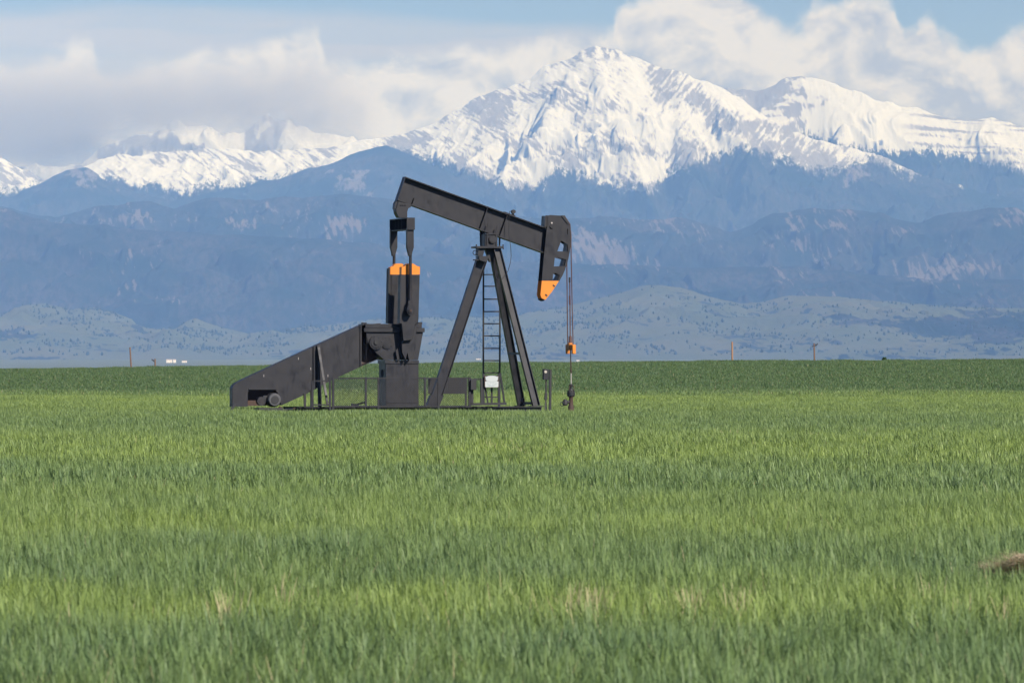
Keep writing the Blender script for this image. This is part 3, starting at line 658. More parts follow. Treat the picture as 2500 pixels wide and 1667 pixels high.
MB(F).bar(Pv(777.5, 848, GV0-.2), Pv(800, 990, GV0-.7), .06, .085).build('diagonal_brace', M_GREY, bg_)
for x0, x1, y0 in ((742.5, 747.5, 961), (758.5, 763.5, 953)):
    MB(F).pbox(x0, y0, x1, 1004, GV0-.1, GV0).build('support_post', M_DARK, bg_)
MB(F).bar(Pv(784, 842, .8), Pv(790, 832, .8), .02, .02).build('lifting_eye', M_DARK, bg_)
MB(F).bar(Pv(795, 836, .8), Pv(799, 829, .8), .02, .02).build('lifting_eye', M_DARK, bg_)
MB(F).tube([Pv(895, 812, -.6), Pv(894, 870, -.7), Pv(893, 922, -.9)], .008, 4).build('thin_line', M_DARK, pj)
mt = bpy.data.objects.new('motor', None); COL.objects.link(mt); mt.parent = pj
c = Pv(671, 976, -1.2)
MB(F).cyl((c[0], -1.15, c[2]), (c[0], -.62, c[2]), .245, n=24).build('housing', M_GREY, mt)
ec = MB(F).cyl((c[0], -1.21, c[2]), (c[0], -1.15, c[2]), .21, .245, n=24).build('end_cap', M_LITGREY, mt)
MB(F).cyl((c[0], -1.23, c[2]), (c[0], -1.205, c[2]), .155, n=16).build('fan_grille', M_DARK, ec)
for i in range(18):
    t = i*2*math.pi/18; MB(F).bar((c[0]+.26*math.cos(t), -1.10, c[2]+.26*math.sin(t)), (c[0]+.26*math.cos(t), -.67, c[2]+.26*math.sin(t)), .015, .03, (math.cos(t), 0, math.sin(t))).build('cooling_fin', M_DARK, mt)
MB(F).cyl((c[0], -.62, c[2]), (c[0], -.12, c[2]), .05, n=10).build('shaft', M_DARK, mt)
MB(F).cyl((c[0], -.42, c[2]), (c[0], -.14, c[2]), .16, n=18).build('sheave', M_RUST, mt)
MB(F).cyl((c[0], -.86, c[2]), (c[0], -.80, c[2]), .262, n=24).build('housing_band', M_LITGREY, mt)
c2 = Pv(639, 979, -1.0); MB(F).cyl((c2[0], -1.0, c2[2]), (c2[0], -.7, c2[2]), .165, n=18).build('junction_drum', M_GREY, mt)
c3 = Pv(652, 972, -.9); MB(F).box(c3[0]-.16, c3[0]+.14, -.95, -.75, c3[2]-.16, c3[2]+.10).build('junction_box', M_DARK, mt, bevel=.02)
mb_ = MB(F).pbox(632, 995.5, 691, 1007, -1.2, -.3).build('motor_base', M_DARK, mt, bevel=.015)
MB(F).pbox(691, 998, 726, 1006, -.6, -.2).build('slide_rail', M_DARK, mb_)
MB(F).pbox(716, 995, 722, 999, -.6, -.5).build('adjuster_bolt', M_RUST, mb_); MB(F).pbox(682, 992, 688, 1003, -.97, -.85).build('adjuster_bolt', M_RUST, mb_)
MB(F).pbox(860, 985, 868, 994, -.9, -.7).build('brake_lever_foot', M_DARK, pj); MB(F).bar(Pv(862, 990, -.8), Pv(893, 981, -.8), .05, .06).build('brake_linkage', M_DARK, pj); MB(F).cyl(Pv(871, 990, -.95), Pv(871, 990, -.75), .07, n=10).build('linkage_wheel', M_DARK, pj)

# ------------------------------------------------------------------ guard fence in front of the machine
FV = -2.0
G = Frame(980, 215, 15)
fence = empty('guard_fence', F, 'low charcoal guard fence with diamond wire mesh running in front of the gearbox stand', 'fence')
def post(x, y0, y1, w=.055, v=FV, par=fence, m_=M_GREY, nm='post'): return MB(F).bar(Pv(x, y0, v), Pv(x, y1, v), w, w).build(nm, m_, par)
def rail(x0, y0, x1, y1, w=.05, v=FV, par=fence, m_=M_GREY, nm='rail'): return MB(F).bar(Pv(x0, y0, v), Pv(x1, y1, v), w, w).build(nm, m_, par)
bays = [(813, 893), (893, 923.5), (923.5, 1037.5), (1037.5, 1070.5), (1070.5, 1146.5)]
for i, (a, b) in enumerate(bays):
    y0 = 923.5-.4*i*0; rail(a, 923.3, b, 923.0); rail(a, 992, b, 991.5)
    ws = MB(F); ua, zt_ = F(a, 924, FV); ub, zb_ = F(b, 991, FV); W = ub-ua; H = zt_-zb_
    p = .085
    k = -H
    while k < W:
        for sgn in (1, -1):
            pts = []
            x_s, x_e = k, k+H*1.0
            xs = max(x_s, 0); xe = min(x_e, W)
            if xe-xs > .01:
                za = zb_+(xs-x_s); zb2 = zb_+(xe-x_s)
                if sgn < 0: za, zb2 = zt_-(xs-x_s), zt_-(xe-x_s)
                ws.bar((ua+xs, FV+sgn*.004, za), (ua+xe, FV+sgn*.004, zb2), .006, .011)
        k += p
    ws.build('wire_mesh', M_GREY, fence, smooth=False)
for x, y1, w_ in ((813, 1006, .08), (893, 993, .07), (923.5, 1000, .055), (1037.5, 992, .07), (1070.5, 1012, .055), (1146.5, 995, .08)): post(x, 920.5, y1, w_)
# small end bay
for x, y0, y1 in ((763, 932, 996), (766.5, 930, 950), (805.5, 921, 1004)): post(x, y0, y1, .07)
rail(762, 930, 808, 929.5); rail(762, 988, 808, 988)
# gate frame right of the fence, carrying nothing
gate = empty('gate_frame', F, 'open charcoal pipe gate frame between the mesh fence and the ladder foot', 'gate frame')
post(1152.5, 925, 986, .09, FV+.1, gate, M_DARK); post(1175.5, 925, 986, .08, FV+.1, gate, M_DARK); post(1180.5, 912, 988, .07, FV+.1, gate); post(1218.3, 912, 994, .085, FV+.1, gate)
rail(1150, 926, 1180, 925.3, .05, FV+.1, gate); rail(1150, 986.5, 1236, 985, .09, FV+.1, gate, M_DARK, 'bottom_rail')
rail(1184, 943, 1191, 984, .05, FV+.25, gate, M_GREY, 'brace'); rail(1221, 910, 1232, 986, .06, FV+.25, gate, M_GREY, 'brace'); post(1200.5, 943, 984, .06, FV+.25, gate, M_DARK)
bx = MB(F).pbox(1149.5, 926.5, 1163.5, 951.5, FV-.15, FV+.02).build('switch_box', M_DARK, None, bevel=.01)
def lone(o, fr=F): o.location = fr.loc; o.rotation_euler = (0, 0, fr.yaw); return o
tag(lone(bx), 'small black switch box fixed to the left post of the gate frame', 'electrical box')
# perforated screen behind the rear leg
scn = empty('screen_panel', F, 'dark rectangular ribbed metal screen panel standing behind the rear leg of the post', 'screen panel')
sb_ = MB(F)
ua, zt_ = F(1083, 922, 1.6); ub, zb_ = F(1140, 961, 1.6); sb_.box(ua-.6, ub, 1.6, 1.62, zb_, zt_); sb_.build('panel', M_DARK, scn)
for i in range(22):
    q = ua-.55+(ub-ua+.5)*i/21; MB(F).box(q, q+.02, 1.585, 1.6, zb_+.01, zt_-.01).build('rib', M_GREY, scn)
MB(F).box(ub-.06, ub, 1.62, 1.68, .1, zb_+.02).build('leg', M_DARK, scn); MB(F).box(ua-.5, ua-.44, 1.62, 1.68, .1, zb_+.02).build('leg', M_DARK, scn)
# sign
sg = empty('sign', F, 'white rust edged sign with an oval plaque hanging in front of the ladder', 'sign')
SV = FV-.02
MB(F).ppoly([(1182.5,917.5),(1184,916.5),(1216.5,916.5),(1217.8,918),(1218,944.5),(1216.5,946),(1184.5,946),(1183,944)], SV, SV+.012).build('backing_plate', M_RUST, sg)
fp_ = MB(F).ppoly([(1184.5,919),(1188,930.5),(1184.3,931),(1184.6,944),(1186,945),(1215.3,945),(1216.6,943.5),(1216.8,931),(1213,930.5),(1216.6,919)], SV-.006, SV-.001, ref=SV)
fp_.build('face_plate', M_WHITE, sg)
ov = [(1200.5+14.6*math.copysign(abs(math.cos(t))**.7, math.cos(t)), 924.3+6.6*math.copysign(abs(math.sin(t))**.85, math.sin(t))) for t in np.linspace(0, 2*math.pi, 33)[:-1]]
ov2 = [(1200.5+(x-1200.5)*1.06, 924.3+(y-924.3)*1.14) for x, y in ov]
MB(F).ppoly(ov2, SV-.009, SV-.007, ref=SV).build('oval_border', M_PRINT, sg); MB(F).ppoly(ov, SV-.013, SV-.010, ref=SV).build('oval_plaque', M_WHITE, sg)
pr = MB(F)
for x0, x1, y in ((1188, 1193, 936), (1196, 1200, 934.5), (1202, 1206, 934.5), (1208, 1213, 936), (1190, 1198, 939.5), (1201, 1211, 939.2), (1193, 1207, 942.3)):
    pr.pbox(x0, y-.6, x1, y+.5, SV-.0085, SV-.007, ref=SV)
pr.build('faded_print', M_PRINT, sg)

# ------------------------------------------------------------------ wellhead, control box, post
W_ = Frame(1394, 215.8, 15)
wh = empty('wellhead', W_, 'rusty wellhead with black stuffing box under the polished rod, right of the machine', 'wellhead')
def Pw(x, y, v=0): u, z = W_(x, y, v); return (u, v, z)
def zz(y): return W_(1394, y, 0)[1]
MB(W_).lathe((0.0, 0), [(.11, 0), (.11, zz(992)), (.085, zz(988)), (.075, zz(972)), (.10, zz(967))]).build('casing_head', M_RUST, wh)
fl = MB(W_).lathe((0.0, 0), [(.10, zz(967.2)), (.145, zz(965)), (.15, zz(958)), (.12, zz(955.5))], 18).build('flange', M_DARK, wh)
for i in range(8):
    t = i*math.pi/4; MB(W_).cyl((.125*math.cos(t), .125*math.sin(t), zz(968)), (.125*math.cos(t), .125*math.sin(t), zz(953.5)), .018, n=6).build('bolt', M_DARK, fl)
MB(W_).lathe((0.0, 0), [(.11, zz(955.6)), (.09, zz(951)), (.055, zz(948)), (.06, zz(943)), (.08, zz(942)), (.08, zz(939)), (.035, zz(937))]).build('stuffing_box', M_DARK, wh)
for s_ in (-1, 1):
    MB(W_).tube([(s_*.05, -.06, zz(940)), (s_*.10, -.08, zz(947)), (s_*.085, -.07, zz(955))], .012, 5).build('grease_line', M_RUST, wh)
MB(W_).cyl((-.08, 0, zz(981)), (-.33, -.05, zz(984)), .06, n=12).build('side_outlet', M_DARK, wh)
vv_ = MB(W_).lathe((-.235, -.03), [(.05, zz(990)), (.10, zz(988)), (.10, zz(979)), (.06, zz(975)), (.03, zz(974))], 12).build('valve', M_DARK, wh)
c = (-.36, -.05, zz(986)); MB(W_).ring(c, .075, .014).build('hand_wheel', M_DARK, wh)
C_ = Frame(1334, 215, 15)
cbx = empty('control_box', C_, 'charcoal control box with a pale round gauge on a thin forked stand', 'control box')
b_ = MB(C_).pbox(1327.2, 901, 1340, 927, -.10, .08).build('cabinet', M_GREY, cbx, bevel=.012)
q = C_(1332, 907.5, -.1); MB(C_).cyl((q[0], -.10, q[1]), (q[0], -.115, q[1]), .052, n=16).build('gauge', M_LENS, b_)
MB(C_).pbox(1329, 899.8, 1331, 901.2, -.04, .04).build('latch', M_GREY, b_)
def Pc(x, y, v=0): u, z = C_(x, y, v); return (u, v, z)
MB(C_).bar(Pc(1333.5, 927), Pc(1332.5, 972), .05, .05).build('stem', M_DARK, cbx)
MB(C_).bar(Pc(1332.6, 960), Pc(1332.4, 976), .09, .09).build('clamp', M_DARK, cbx)
for x1, v1 in ((1329.5, -.1), (1336, .1)):
    a = Pc(1332.5, 974); b = Pc(x1, 1024, v1); MB(C_).bar(a, b, .035, .035).build('leg', M_DARK, cbx)
S_ = Frame(1342.5, 215.6, 15)
po = empty('steel_post', S_, 'thick black steel post standing just right of the control box', 'post')
a = S_(1343.6, 902.5, 0); MB(S_).bar((0, 0, 0), (a[0], 0, a[1]), .09, .085).build('post_tube', M_DARK, po); MB(S_).bar((a[0], 0, a[1]), (a[0], 0, a[1]+.01), .10, .10).build('post_cap', M_DARK, po)

# ------------------------------------------------------------------ utility poles beyond the crest
GRP = 'bare wooden poles along the crest of the field'
def pole(px, py, dist, lean, r, m_, label, kind):
    fr = Frame(px, dist); o = empty('utility_pole', fr, label, 'pole', GRP)
    zt = CAMZ-(py-HOR)/FPX*dist-fr.z0; k = lean
    MB(fr).cyl((0, 0, -.3), (k, 0, zt), r, r*.82, n=10).build('pole_shaft', m_, o)
    if kind:
        z = zt-.35; s_ = kind
        MB(fr).tube([(k*.9, -.1, z), (k*.9+.22*s_, -.1, z+.02), (k*.9+.36*s_, -.1, z+.22), (k*.9+.42*s_, -.1, z+.34)], .045, 6).build('bracket', M_DARK, o)
        for q in (.22, .40): MB(fr).lathe((k*.9+q*s_, -.1), [(.03, z+q*.5-.06), (.07, z+q*.5), (.06, z+q*.5+.12), (.02, z+q*.5+.16)], 8).build('insulator', M_DARK, o)
        if kind > 0:
            MB(fr).tube([(k*.9, -.1, z-.02), (k*.9-.24, -.1, z+.02), (k*.9-.26, -.1, z-.22)], .04, 6).build('bracket', M_DARK, o)
    return o
pole(321.5, 848, 735, -.22, .12, M_WOOD, 'tall bare dark leaning pole, farthest left on the crest', 0)
pole(379, 876, 760, -.02, .13, M_WOOD, 'short pole top with a bracket to its left, beside the tall leaning pole', -1)
pole(1788, 834, 735, -.03, .13, M_WOOD2, 'bare orange brown pole without any arm on the crest', 0)
pole(1989, 838, 745, -.08, .12, M_WOOD, 'brown pole with small curled insulator arms, rightmost on the crest', 1)

# ------------------------------------------------------------------ distant buildings on the plain
def ground_at(px, py):
    """where the sight line through a far point of the plain meets the ground"""
    for Y in np.linspace(8500, 23300, 400):
        X = (px-1250)/FPX*Y; z = gzf(X, Y)
        if HOR-(z-CAMZ)/Y*FPX <= py: return X, Y
    return (px-1250)/FPX*23300, 23300
def farm(px, py, wpx, hpx, label):
    X, Y = ground_at(px, py); fr = Frame(px, Y); W = wpx*Y/FPX; Hh = hpx*Y/FPX
    o = empty('farm_building', fr, label, 'building', 'pale buildings on the far plain')
    MB(fr).box(-W/2, W/2, 0, W*.6, -3, Hh*.68).build('wall', M_HOUSE, o)
    r = MB(fr); r.v = [(-W*.52, -W*.04, Hh*.68), (W*.52, -W*.04, Hh*.68), (W*.52, W*.64, Hh*.68), (-W*.52, W*.64, Hh*.68), (-W*.52, W*.3, Hh), (W*.52, W*.3, Hh)]
    r.f = [(0, 1, 5, 4), (2, 3, 4, 5), (0, 4, 3), (1, 2, 5), (0, 3, 2, 1)]; r.build('roof', M_ROOF, o, smooth=False)
    for q in (-.25, .2): MB(fr).box(W*q-W*.06, W*q+W*.06, -.15, 0.02, Hh*.1, Hh*.42).build('door', M_ROOF, o)
    return o
farm(413, 885.5, 14, 8.5, 'larger white barn on the plain beside the leaning pole')
farm(426, 885.5, 7, 8.5, 'small white shed just right of the larger white barn')
farm(450, 885, 12, 5, 'low faint pinkish building right of the white barns')
farm(1411, 882, 7, 3.5, 'tiny pale building on the plain right of the polished rod')
farm(1, 867, 8, 5, 'tiny pale building at the far left edge of the plain')
farm(1168, 878, 12, 3, 'low pinkish shed seen between the rear leg and the ladder')

# ------------------------------------------------------------------ dark trees dotted over the grassy foothills
def scatter_trees():
    o = bpy.data.objects['grassy_foothills']; me = o.data; nv = len(me.vertices)
    co = np.empty(nv*3, np.float32); me.vertices.foreach_get('co', co); co = co.reshape(-1, 3)
    PXv = 1250+co[:, 0]/co[:, 1]*FPX; PYv = HOR-(co[:, 2]-CAMZ)/co[:, 1]*FPX
    dens = sst(fbm(co[:, 0]/260, co[:, 1]/320, 4, 901)+.05, -.12, .30)*(.25+.75*sst(PYv, 720, 770))*(PYv < 868)
    dens = dens*(.45+.9*np.exp(-((PXv-1250)/500)**2)+.5*np.exp(-((PXv-300)/350)**2))
    dens = dens*(co[:, 1] < 26180)
    idx = RNG.choice(nv, 3800, p=dens/dens.sum())
    V = []; Fc = []
    for i in idx:
        x, y, z = co[i]+np.array([RNG.uniform(-6, 6), RNG.uniform(-10, 10), 0]); h = RNG.uniform(7, 14)*RNG.choice([1, 1, 1.4]); r = h*RNG.uniform(.24, .42); b = len(V)
        for zz_, rr in ((0, .55), (.35, 1), (.7, .6)):
            for q in range(5):
                t = q*1.2566+RNG.uniform(-.3, .3); V.append((x+r*rr*math.cos(t), y+r*rr*math.sin(t), z-2+zz_*h))
        V.append((x, y, z-2+h))
        for k in range(2):
            for q in range(5): j = (q+1) % 5; Fc.append((b+k*5+q, b+k*5+j, b+k*5+5+j, b+k*5+5+q))
        for q in range(5): Fc.append((b+10+q, b+10+(q+1) % 5, b+15))
    m_, n = mat('dark_conifer'); p = n.add('ShaderNodeNewGeometry').outputs['Position']
    c_ = n.mix(n.noise(n.scale(p, .01, .01, .01), 1.0, 2), (.020, .034, .026), (.042, .058, .042)); out(n, n.add('ShaderNodeBsdfDiffuse', {'Color': c_}).outputs[0])
    me = bpy.data.meshes.new('foothill_trees'); me.from_pydata(V, [], Fc); me.materials.append(m_)
    o = bpy.data.objects.new('foothill_trees', me); COL.objects.link(o); tag(o, 'dark trees dotted over the pale grassy foothills', 'trees', kind='stuff')
scatter_trees()

# ------------------------------------------------------------------ the crop: tufts of young wheat
def crop_mat(name, bright=1.0):
    m_, n = mat(name)
    tint = n.add('ShaderNodeAttribute', attribute_name='tint', attribute_type='INSTANCER').outputs['Fac']
    rnd = n.add('ShaderNodeAttribute', attribute_name='rnd', attribute_type='INSTANCER').outputs['Fac']
    bl = n.add('ShaderNodeAttribute', attribute_name='blade').outputs['Fac']
    hh = n.add('ShaderNodeAttribute', attribute_name='height').outputs['Fac']
    t2 = n.m('ADD', tint, n.m('MULTIPLY', n.m('SUBTRACT', rnd, .5), .35), clamp=True)
    c_ = n.mix(t2, (.118, .208, .064), (.290, .388, .064))
    tipc = n.mix(t2, (.170, .262, .122), (.320, .428, .112))
    c_ = n.mix(n.mr(hh, .35, 1.0, 0, .8), c_, tipc)
    fa = n.add('ShaderNodeAttribute', attribute_name='far', attribute_type='INSTANCER').outputs['Fac']
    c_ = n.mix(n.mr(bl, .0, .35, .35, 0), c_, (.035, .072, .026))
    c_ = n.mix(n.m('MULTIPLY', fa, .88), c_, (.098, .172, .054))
    c_ = n.mix(n.mr(bl, .80, 1.0, 0, .35), c_, (.17, .25, .10))
    c_ = n.mix(n.mr(bl, .988, .989, 0, .9), c_, (.50, .40, .22))
    p = n.add('ShaderNodeBsdfPrincipled', {'Base Color': c_, 'Roughness': .55})
    tr = n.add('ShaderNodeBsdfTranslucent', {'Color': c_})
    mx = n.add('ShaderNodeMixShader', {0: .22, 1: p.outputs[0], 2: tr.outputs[0]})
    out(n, mx.outputs[0]); return m_
M_CROP = crop_mat('wheat_leaf')
# ------------------------------------------------------------------ low cloud lying on the far peaks
m_, n = mat('low_cloud_vapour'); p = n.add('ShaderNodeNewGeometry').outputs['Position']
sx, sy_, sz = n.add('ShaderNodeSeparateXYZ', {0: p}).outputs
nz = n.noise(n.scale(p, 1/1100., 1/1100., 1/560.), 1.0, 5, .6, .2)
env = n.m('MULTIPLY', n.mr(sz, 1520, 1860), n.mr(sz, 2560, 2050))
env = n.m('MULTIPLY', env, n.m('MULTIPLY', n.mr(sx, -5000, -4300), n.mr(sx, -950, -1700)))
lft = n.mr(sx, -3100, -3900, 0, .34)
dn = n.m('MULTIPLY', n.mr(n.m('ADD', n.m('ADD', nz, lft), n.mr(sz, 1500, 2300, -.12, .12)), .42, .66), env)
pv = n.add('ShaderNodeVolumePrincipled', {'Color': (1, 1, 1, 1), 'Density': n.m('MULTIPLY', dn, .0016), 'Anisotropy': -.1})
n.add('ShaderNodeOutputMaterial', {'Volume': pv.outputs[0]})
me = bpy.data.meshes.new('low_cloud'); x0, x1, y0, y1, z0, z1 = -5000, -950, 44700, 46900, 1500, 2750
me.from_pydata([(x, y, z) for x in (x0, x1) for y in (y0, y1) for z in (z0, z1)], [], [(0,1,3,2),(4,6,7,5),(0,4,5,1),(2,3,7,6),(0,2,6,4),(1,5,7,3)])
me.materials.append(m_); o = bpy.data.objects.new('low_cloud', me); COL.objects.link(o); tag(o, 'pale cloud drifting over the far snowy peaks on the left', kind='stuff')
PROTO = bpy.data.collections.new('tuft_prototypes')
def tuft(name, nb, R, h0, h1, wd, straw=False):
    V = []; Fc = []; bl = []; ht = []
    for i in range(nb):
        r = R*math.sqrt(random.random()); t = random.uniform(0, 6.283); x, y = r*math.cos(t), r*math.sin(t)
        h = random.uniform(h0, h1); a = random.uniform(0, 6.283); bend = random.uniform(.05, .55)*h*random.choice([.5, 1, 1, 1.3]); w_ = wd*random.uniform(.6, 1.25)
        lean = random.uniform(0, .12); dx, dy = math.cos(a), math.sin(a); sx, sy = -dy, dx
        fx = random.uniform(-.5, .5); sx += fx*dx; sy += fx*dy
        q = random.random(); base = len(V)
        for k, (f, ww) in enumerate(((0, .5), (.45, 1), (.8, .7), (1, .0))):
            o_ = bend*f**2.2+lean*f*h; zz_ = h*(f-.28*(bend/h)*f**3)
            cx, cy = x+dx*o_, y+dy*o_
            if k < 3:
                V += [(cx-sx*w_*ww/2, cy-sy*w_*ww/2, zz_), (cx+sx*w_*ww/2, cy+sy*w_*ww/2, zz_)]; bl += [q, q]; ht += [f, f]
            else: V.append((cx, cy, zz_)); bl.append(q); ht.append(f)
        Fc += [(base, base+1, base+3, base+2), (base+2, base+3, base+5, base+4), (base+4, base+5, base+6)]
    me = bpy.data.meshes.new(name); me.from_pydata(V, [], Fc)
    for nm, vals in (('blade', bl), ('height', ht)):
        at = me.attributes.new(nm, 'FLOAT', 'POINT'); at.data.foreach_set('value', vals)
    me.materials.append(M_CROP); me.shade_smooth()
    o = bpy.data.objects.new(name, me); PROTO.objects.link(o); return o
for i in range(8): tuft('tuft_a%d' % i, 46, .20, .20, .46, .0085)          # 0-7 near
for i in range(6): tuft('tuft_b%d' % i, 42, .34, .22, .50, .017)          # 8-13 mid
for i in range(4): tuft('tuft_c%d' % i, 60, .75, .34, .56, .034)          # 14-17 far
prof_t = np.array([(904,.30),(930,.20),(945,.25),(956,.75),(965,.95),(985,.85),(1005,.6),(1030,.35),(1050,.5),(1068,.75),(1092,.9),(1115,.8),(1135,.4),(1180,.3),(1205,.5),(1235,.62),(1268,.72),(1292,.8),(1312,.45),(1340,.35),(1375,.22),(1410,.3),(1442,.62),(1478,.9),(1508,.72),(1535,.3),(1600,.2),(1800,.2)], float)
def tint_at(x, y):
    wv = fbm(x/9, y/16, 3, 701)*.9+fbm(x/2.2, y/5, 3, 702)*.35
    d = y*(1+wv*.075); py = HOR+1.6*FPX/d
    b = np.interp(py, prof_t[:, 0], prof_t[:, 1])
    far = sst(y, 318, 405+40*fbm(x/14, y/60, 3, 704))
    s = .0016*y+.35
    t = b+(fbm(x/(2.5*s), y/(6*s), 4, 703))*.55
    t = t*(1-far)+far*(.12+.35*fbm(x/16, y/40, 4, 705))
    t = .5+(t-.5)*.78
    return np.clip(t, 0, 1)
def cell(y0, y1, dens, v0, v1, scl, marg, name, label):
    ar = []; 
    n_ = 0; ys_ = []; xs_ = []
    edges = np.linspace(y0, y1, 24)
    for a, b in zip(edges[:-1], edges[1:]):
        hw = .5*(a+b)*1250/FPX*1.12+marg; k = int(2*hw*(b-a)*dens); ys_.append(RNG.uniform(a, b, k)); xs_.append(RNG.uniform(-hw, hw, k))
    x = np.concatenate(xs_); y = np.concatenate(ys_)
    # bare strip under the machine
    lx = (x-F.xo)*F.c+(y-F.d)*F.s; ly = -(x-F.xo)*F.s+(y-F.d)*F.c
    keep = ~((lx > -6.8) & (lx < 5.2) & (ly > -1.55) & (ly < 1.5)); x, y, lx, ly = x[keep], y[keep], lx[keep], ly[keep]
    hx = (2478-1250)/FPX*45.5; keep = ~((x > hx-.2) & (y > 45.0) & (y < 45.9)); x, y, lx, ly = x[keep], y[keep], lx[keep], ly[keep]
    thin = fbm(x/1.6, y/3.0, 3, 711); keep = thin > RNG.uniform(-.75, -.35, len(x)); x, y, lx, ly = x[keep], y[keep], lx[keep], ly[keep]
    z = gz(x, y); t = tint_at(x, y)
    s = scl*(1+.28*fbm(x/3, y/6, 3, 712)+RNG.uniform(-.12, .12, len(x)))*(1.02-.16*t)
    s = np.where((ly > -3.0) & (ly < 2.4) & (lx > -7.5) & (lx < 6.2), s*RNG.uniform(.50, .95, len(x))*np.where(lx < -3.6, .62, 1), s)
    s = np.where(y > 560, s*(1+.5*np.clip(fbm(x/3.5, y/9, 3, 713), 0, 1)), s)
    me = bpy.data.meshes.new(name); me.vertices.add(len(x)); me.vertices.foreach_set('co', np.stack([x, y, z-.01], -1).astype(np.float32).ravel())
    def A(nm, v, ty='FLOAT'): q = me.attributes.new(nm, ty, 'POINT'); q.data.foreach_set('value', v)
    A('tint', t.astype(np.float32)); A('far', sst(y, 318, 405+40*fbm(x/14, y/60, 3, 704)).astype(np.float32)); A('rnd', RNG.uniform(0, 1, len(x)).astype(np.float32)); A('scl', s.astype(np.float32)); A('rot', RNG.uniform(0, 6.283, len(x)).astype(np.float32))
    A('var', RNG.integers(v0, v1, len(x)).astype(np.int32), 'INT')
    o = bpy.data.objects.new(name, me); COL.objects.link(o); tag(o, label, 'crop', kind='stuff')
    md = o.modifiers.new('tufts', 'NODES'); md.node_group = TUFTS; return len(x)
ng = bpy.data.node_groups.new('place_tufts', 'GeometryNodeTree'); TUFTS = ng
ng.interface.new_socket('Geometry', in_out='INPUT', socket_type='NodeSocketGeometry'); ng.interface.new_socket('Geometry', in_out='OUTPUT', socket_type='NodeSocketGeometry')
gi = ng.nodes.new('NodeGroupInput'); go = ng.nodes.new('NodeGroupOutput')
ci = ng.nodes.new('GeometryNodeCollectionInfo'); ci.inputs['Collection'].default_value = PROTO; ci.inputs['Separate Children'].default_value = True; ci.inputs['Reset Children'].default_value = True
iop = ng.nodes.new('GeometryNodeInstanceOnPoints'); iop.inputs['Pick Instance'].default_value = True
def na(nm, ty='FLOAT'): q = ng.nodes.new('GeometryNodeInputNamedAttribute'); q.data_type = ty; q.inputs['Name'].default_value = nm; return q.outputs[0]
L = ng.links; m2p = ng.nodes.new('GeometryNodeMeshToPoints'); L.new(gi.outputs[0], m2p.inputs['Mesh'])
L.new(m2p.outputs[0], iop.inputs['Points']); L.new(ci.outputs[0], iop.inputs['Instance']); L.new(na('var', 'INT'), iop.inputs['Instance Index'])
cx = ng.nodes.new('ShaderNodeCombineXYZ'); L.new(na('rot'), cx.inputs[2]); L.new(cx.outputs[0], iop.inputs['Rotation'])
cs = ng.nodes.new('ShaderNodeCombineXYZ'); sv_ = na('scl'); [L.new(sv_, cs.inputs[i]) for i in range(3)]; L.new(cs.outputs[0], iop.inputs['Scale'])
L.new(iop.outputs[0], go.inputs[0])
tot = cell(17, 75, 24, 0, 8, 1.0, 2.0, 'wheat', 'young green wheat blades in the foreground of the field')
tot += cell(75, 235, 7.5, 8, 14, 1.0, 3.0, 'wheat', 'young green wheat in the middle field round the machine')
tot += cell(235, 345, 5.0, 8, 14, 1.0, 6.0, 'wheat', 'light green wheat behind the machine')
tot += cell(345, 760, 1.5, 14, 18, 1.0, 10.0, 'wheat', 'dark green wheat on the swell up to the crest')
print('tufts', tot)

# dry stalks, one stuff object
def straw_mat():
    m_, n = mat('dry_straw'); p = n.add('ShaderNodeNewGeometry').outputs['Position']
    c_ = n.mix(n.noise(n.scale(p, 3, 3, 3), 2.0, 3), (.38, .34, .18), (.54, .49, .30)); out(n, n.add('ShaderNodeBsdfDiffuse', {'Color': c_}).outputs[0]); return m_
M_STRAW = straw_mat()
def blade(V, Fc, x, y, z, a, L_, w_, up, bend):
    dx, dy = math.cos(a), math.sin(a); sx, sy = -dy*w_/2, dx*w_/2; b = len(V)
    for f, ww in ((0, 1), (.5, .9), (1, .25)):
        o_ = L_*f*math.cos(up)+bend*f*f; zz_ = L_*f*math.sin(up)-bend*.4*f*f
        V += [(x+dx*o_-sx*ww, y+dy*o_-sy*ww, z+zz_), (x+dx*o_+sx*ww, y+dy*o_+sy*ww, z+zz_)]
    Fc += [(b, b+1, b+3, b+2), (b+2, b+3, b+5, b+4)]
V = []; Fc = []
cl = [(1405,1475,60),(1440,1480,60),(1460,1470,25),(1690,1475,60),(1800,1480,50),(1825,1455,25),(540,1490,30),(170,1510,10),(2265,1440,14),(2360,1470,14),(1265,1090,40),(1215,1085,25),(1190,1080,16),(1785,1066,34),(1762,1060,20),(1050,1085,20),(2330,1050,14),(980,1075,12),(355,1080,10),(2120,1065,12),(1330,1088,14),(560,1478,16),(690,1450,10),(2440,1490,18),(1980,1070,12),(450,1004,14),(310,1006,10),(640,1015,8)]
for px, py, k in cl:
    for j in range(k):
        qx = px+random.gauss(0, 16); d = 1.58*FPX/(py-HOR)*(1+random.gauss(0, .01)); x = (qx-1250)/FPX*d
        s_ = .8+d/160
        blade(V, Fc, x, d, gzf(x, d)+.12, random.uniform(0, 6.28), random.uniform(.16, .34), .006*s_*1.4, random.uniform(1.1, 1.55), random.uniform(0, .07))
for j in range(700):
    d = 1/random.uniform(1/320., 1/26.); x = random.uniform(-1.1, 1.1)*d*1250/FPX; s_ = .8+d/160
    blade(V, Fc, x, d, gzf(x, d)+.10, random.uniform(0, 6.28), random.uniform(.18, .34), .006*s_, random.uniform(1.0, 1.5), random.uniform(0, .1))
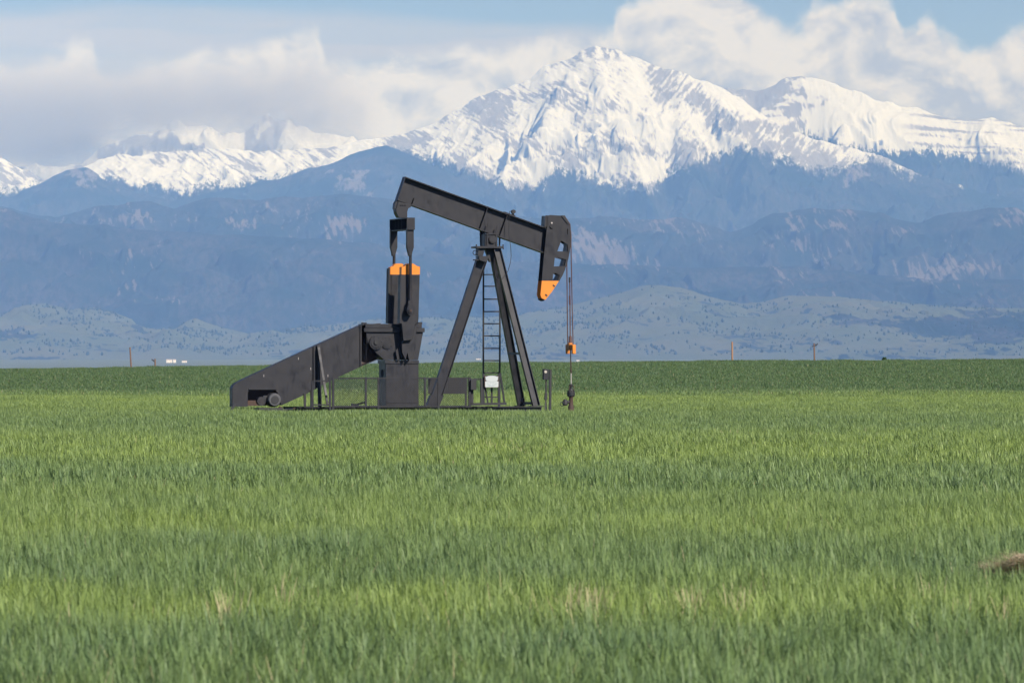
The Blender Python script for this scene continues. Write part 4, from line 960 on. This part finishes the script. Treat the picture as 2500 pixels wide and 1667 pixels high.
me = bpy.data.meshes.new('dry_stalks'); me.from_pydata(V, [], Fc); me.materials.append(M_STRAW)
o = bpy.data.objects.new('dry_stalks', me); COL.objects.link(o); tag(o, 'scattered dry straw coloured stalks among the green wheat', 'stalks', kind='stuff')
# flattened heap of dead grass at the right edge
V = []; Fc = []; d = 45.5; xh = (2478-1250)/FPX*d
for j in range(2600):
    r = random.random(); t = random.uniform(-1, 1); x = xh+t*.28+.12; hgt = .17*max(0, 1-((t+.1)/1.15)**2)
    x += random.gauss(0, .02); yy = d+random.uniform(-.25, .35); z = .25+hgt*random.uniform(.2, 1)
    blade(V, Fc, x, yy, z, random.choice([0, 3.14])+random.gauss(0, .5), random.uniform(.08, .20), .007, random.uniform(-.1, .5), random.uniform(0, .05))
me = bpy.data.meshes.new('dead_grass_heap'); me.from_pydata(V, [], Fc)
m_, n = mat('dead_grass'); p = n.add('ShaderNodeNewGeometry').outputs['Position']
out(n, n.add('ShaderNodeBsdfDiffuse', {'Color': n.mix(n.noise(n.scale(p, 9, 9, 9), 2.0, 3), (.42, .32, .21), (.76, .62, .44))}).outputs[0])
me.materials.append(m_); o = bpy.data.objects.new('dead_grass_heap', me); COL.objects.link(o); tag(o, 'flattened tan heap of dead grass at the right edge of the field', 'grass heap')
# small shrub on the crest
V = []; Fc = []; d = 690; xh = (2159-1250)/FPX*d; zb = gzf(xh, d)
for j in range(260):
    a = random.uniform(0, 6.28); r = .26*math.sqrt(random.random()); z = random.uniform(.2, 1.0); r *= 1.1-.5*z/1.35
    blade(V, Fc, xh+r*math.cos(a), d+r*math.sin(a), zb+z*.8, random.uniform(0, 6.28), .22, .10, random.uniform(.1, 1.3), .05)
me = bpy.data.meshes.new('shrub'); me.from_pydata(V, [], Fc); m_, n = mat('shrub_leaf'); out(n, n.add('ShaderNodeBsdfDiffuse', {'Color': (.10, .17, .06, 1)}).outputs[0])
me.materials.append(m_); o = bpy.data.objects.new('shrub', me); COL.objects.link(o); tag(o, 'small dark bush poking above the crest right of the poles', 'shrub')
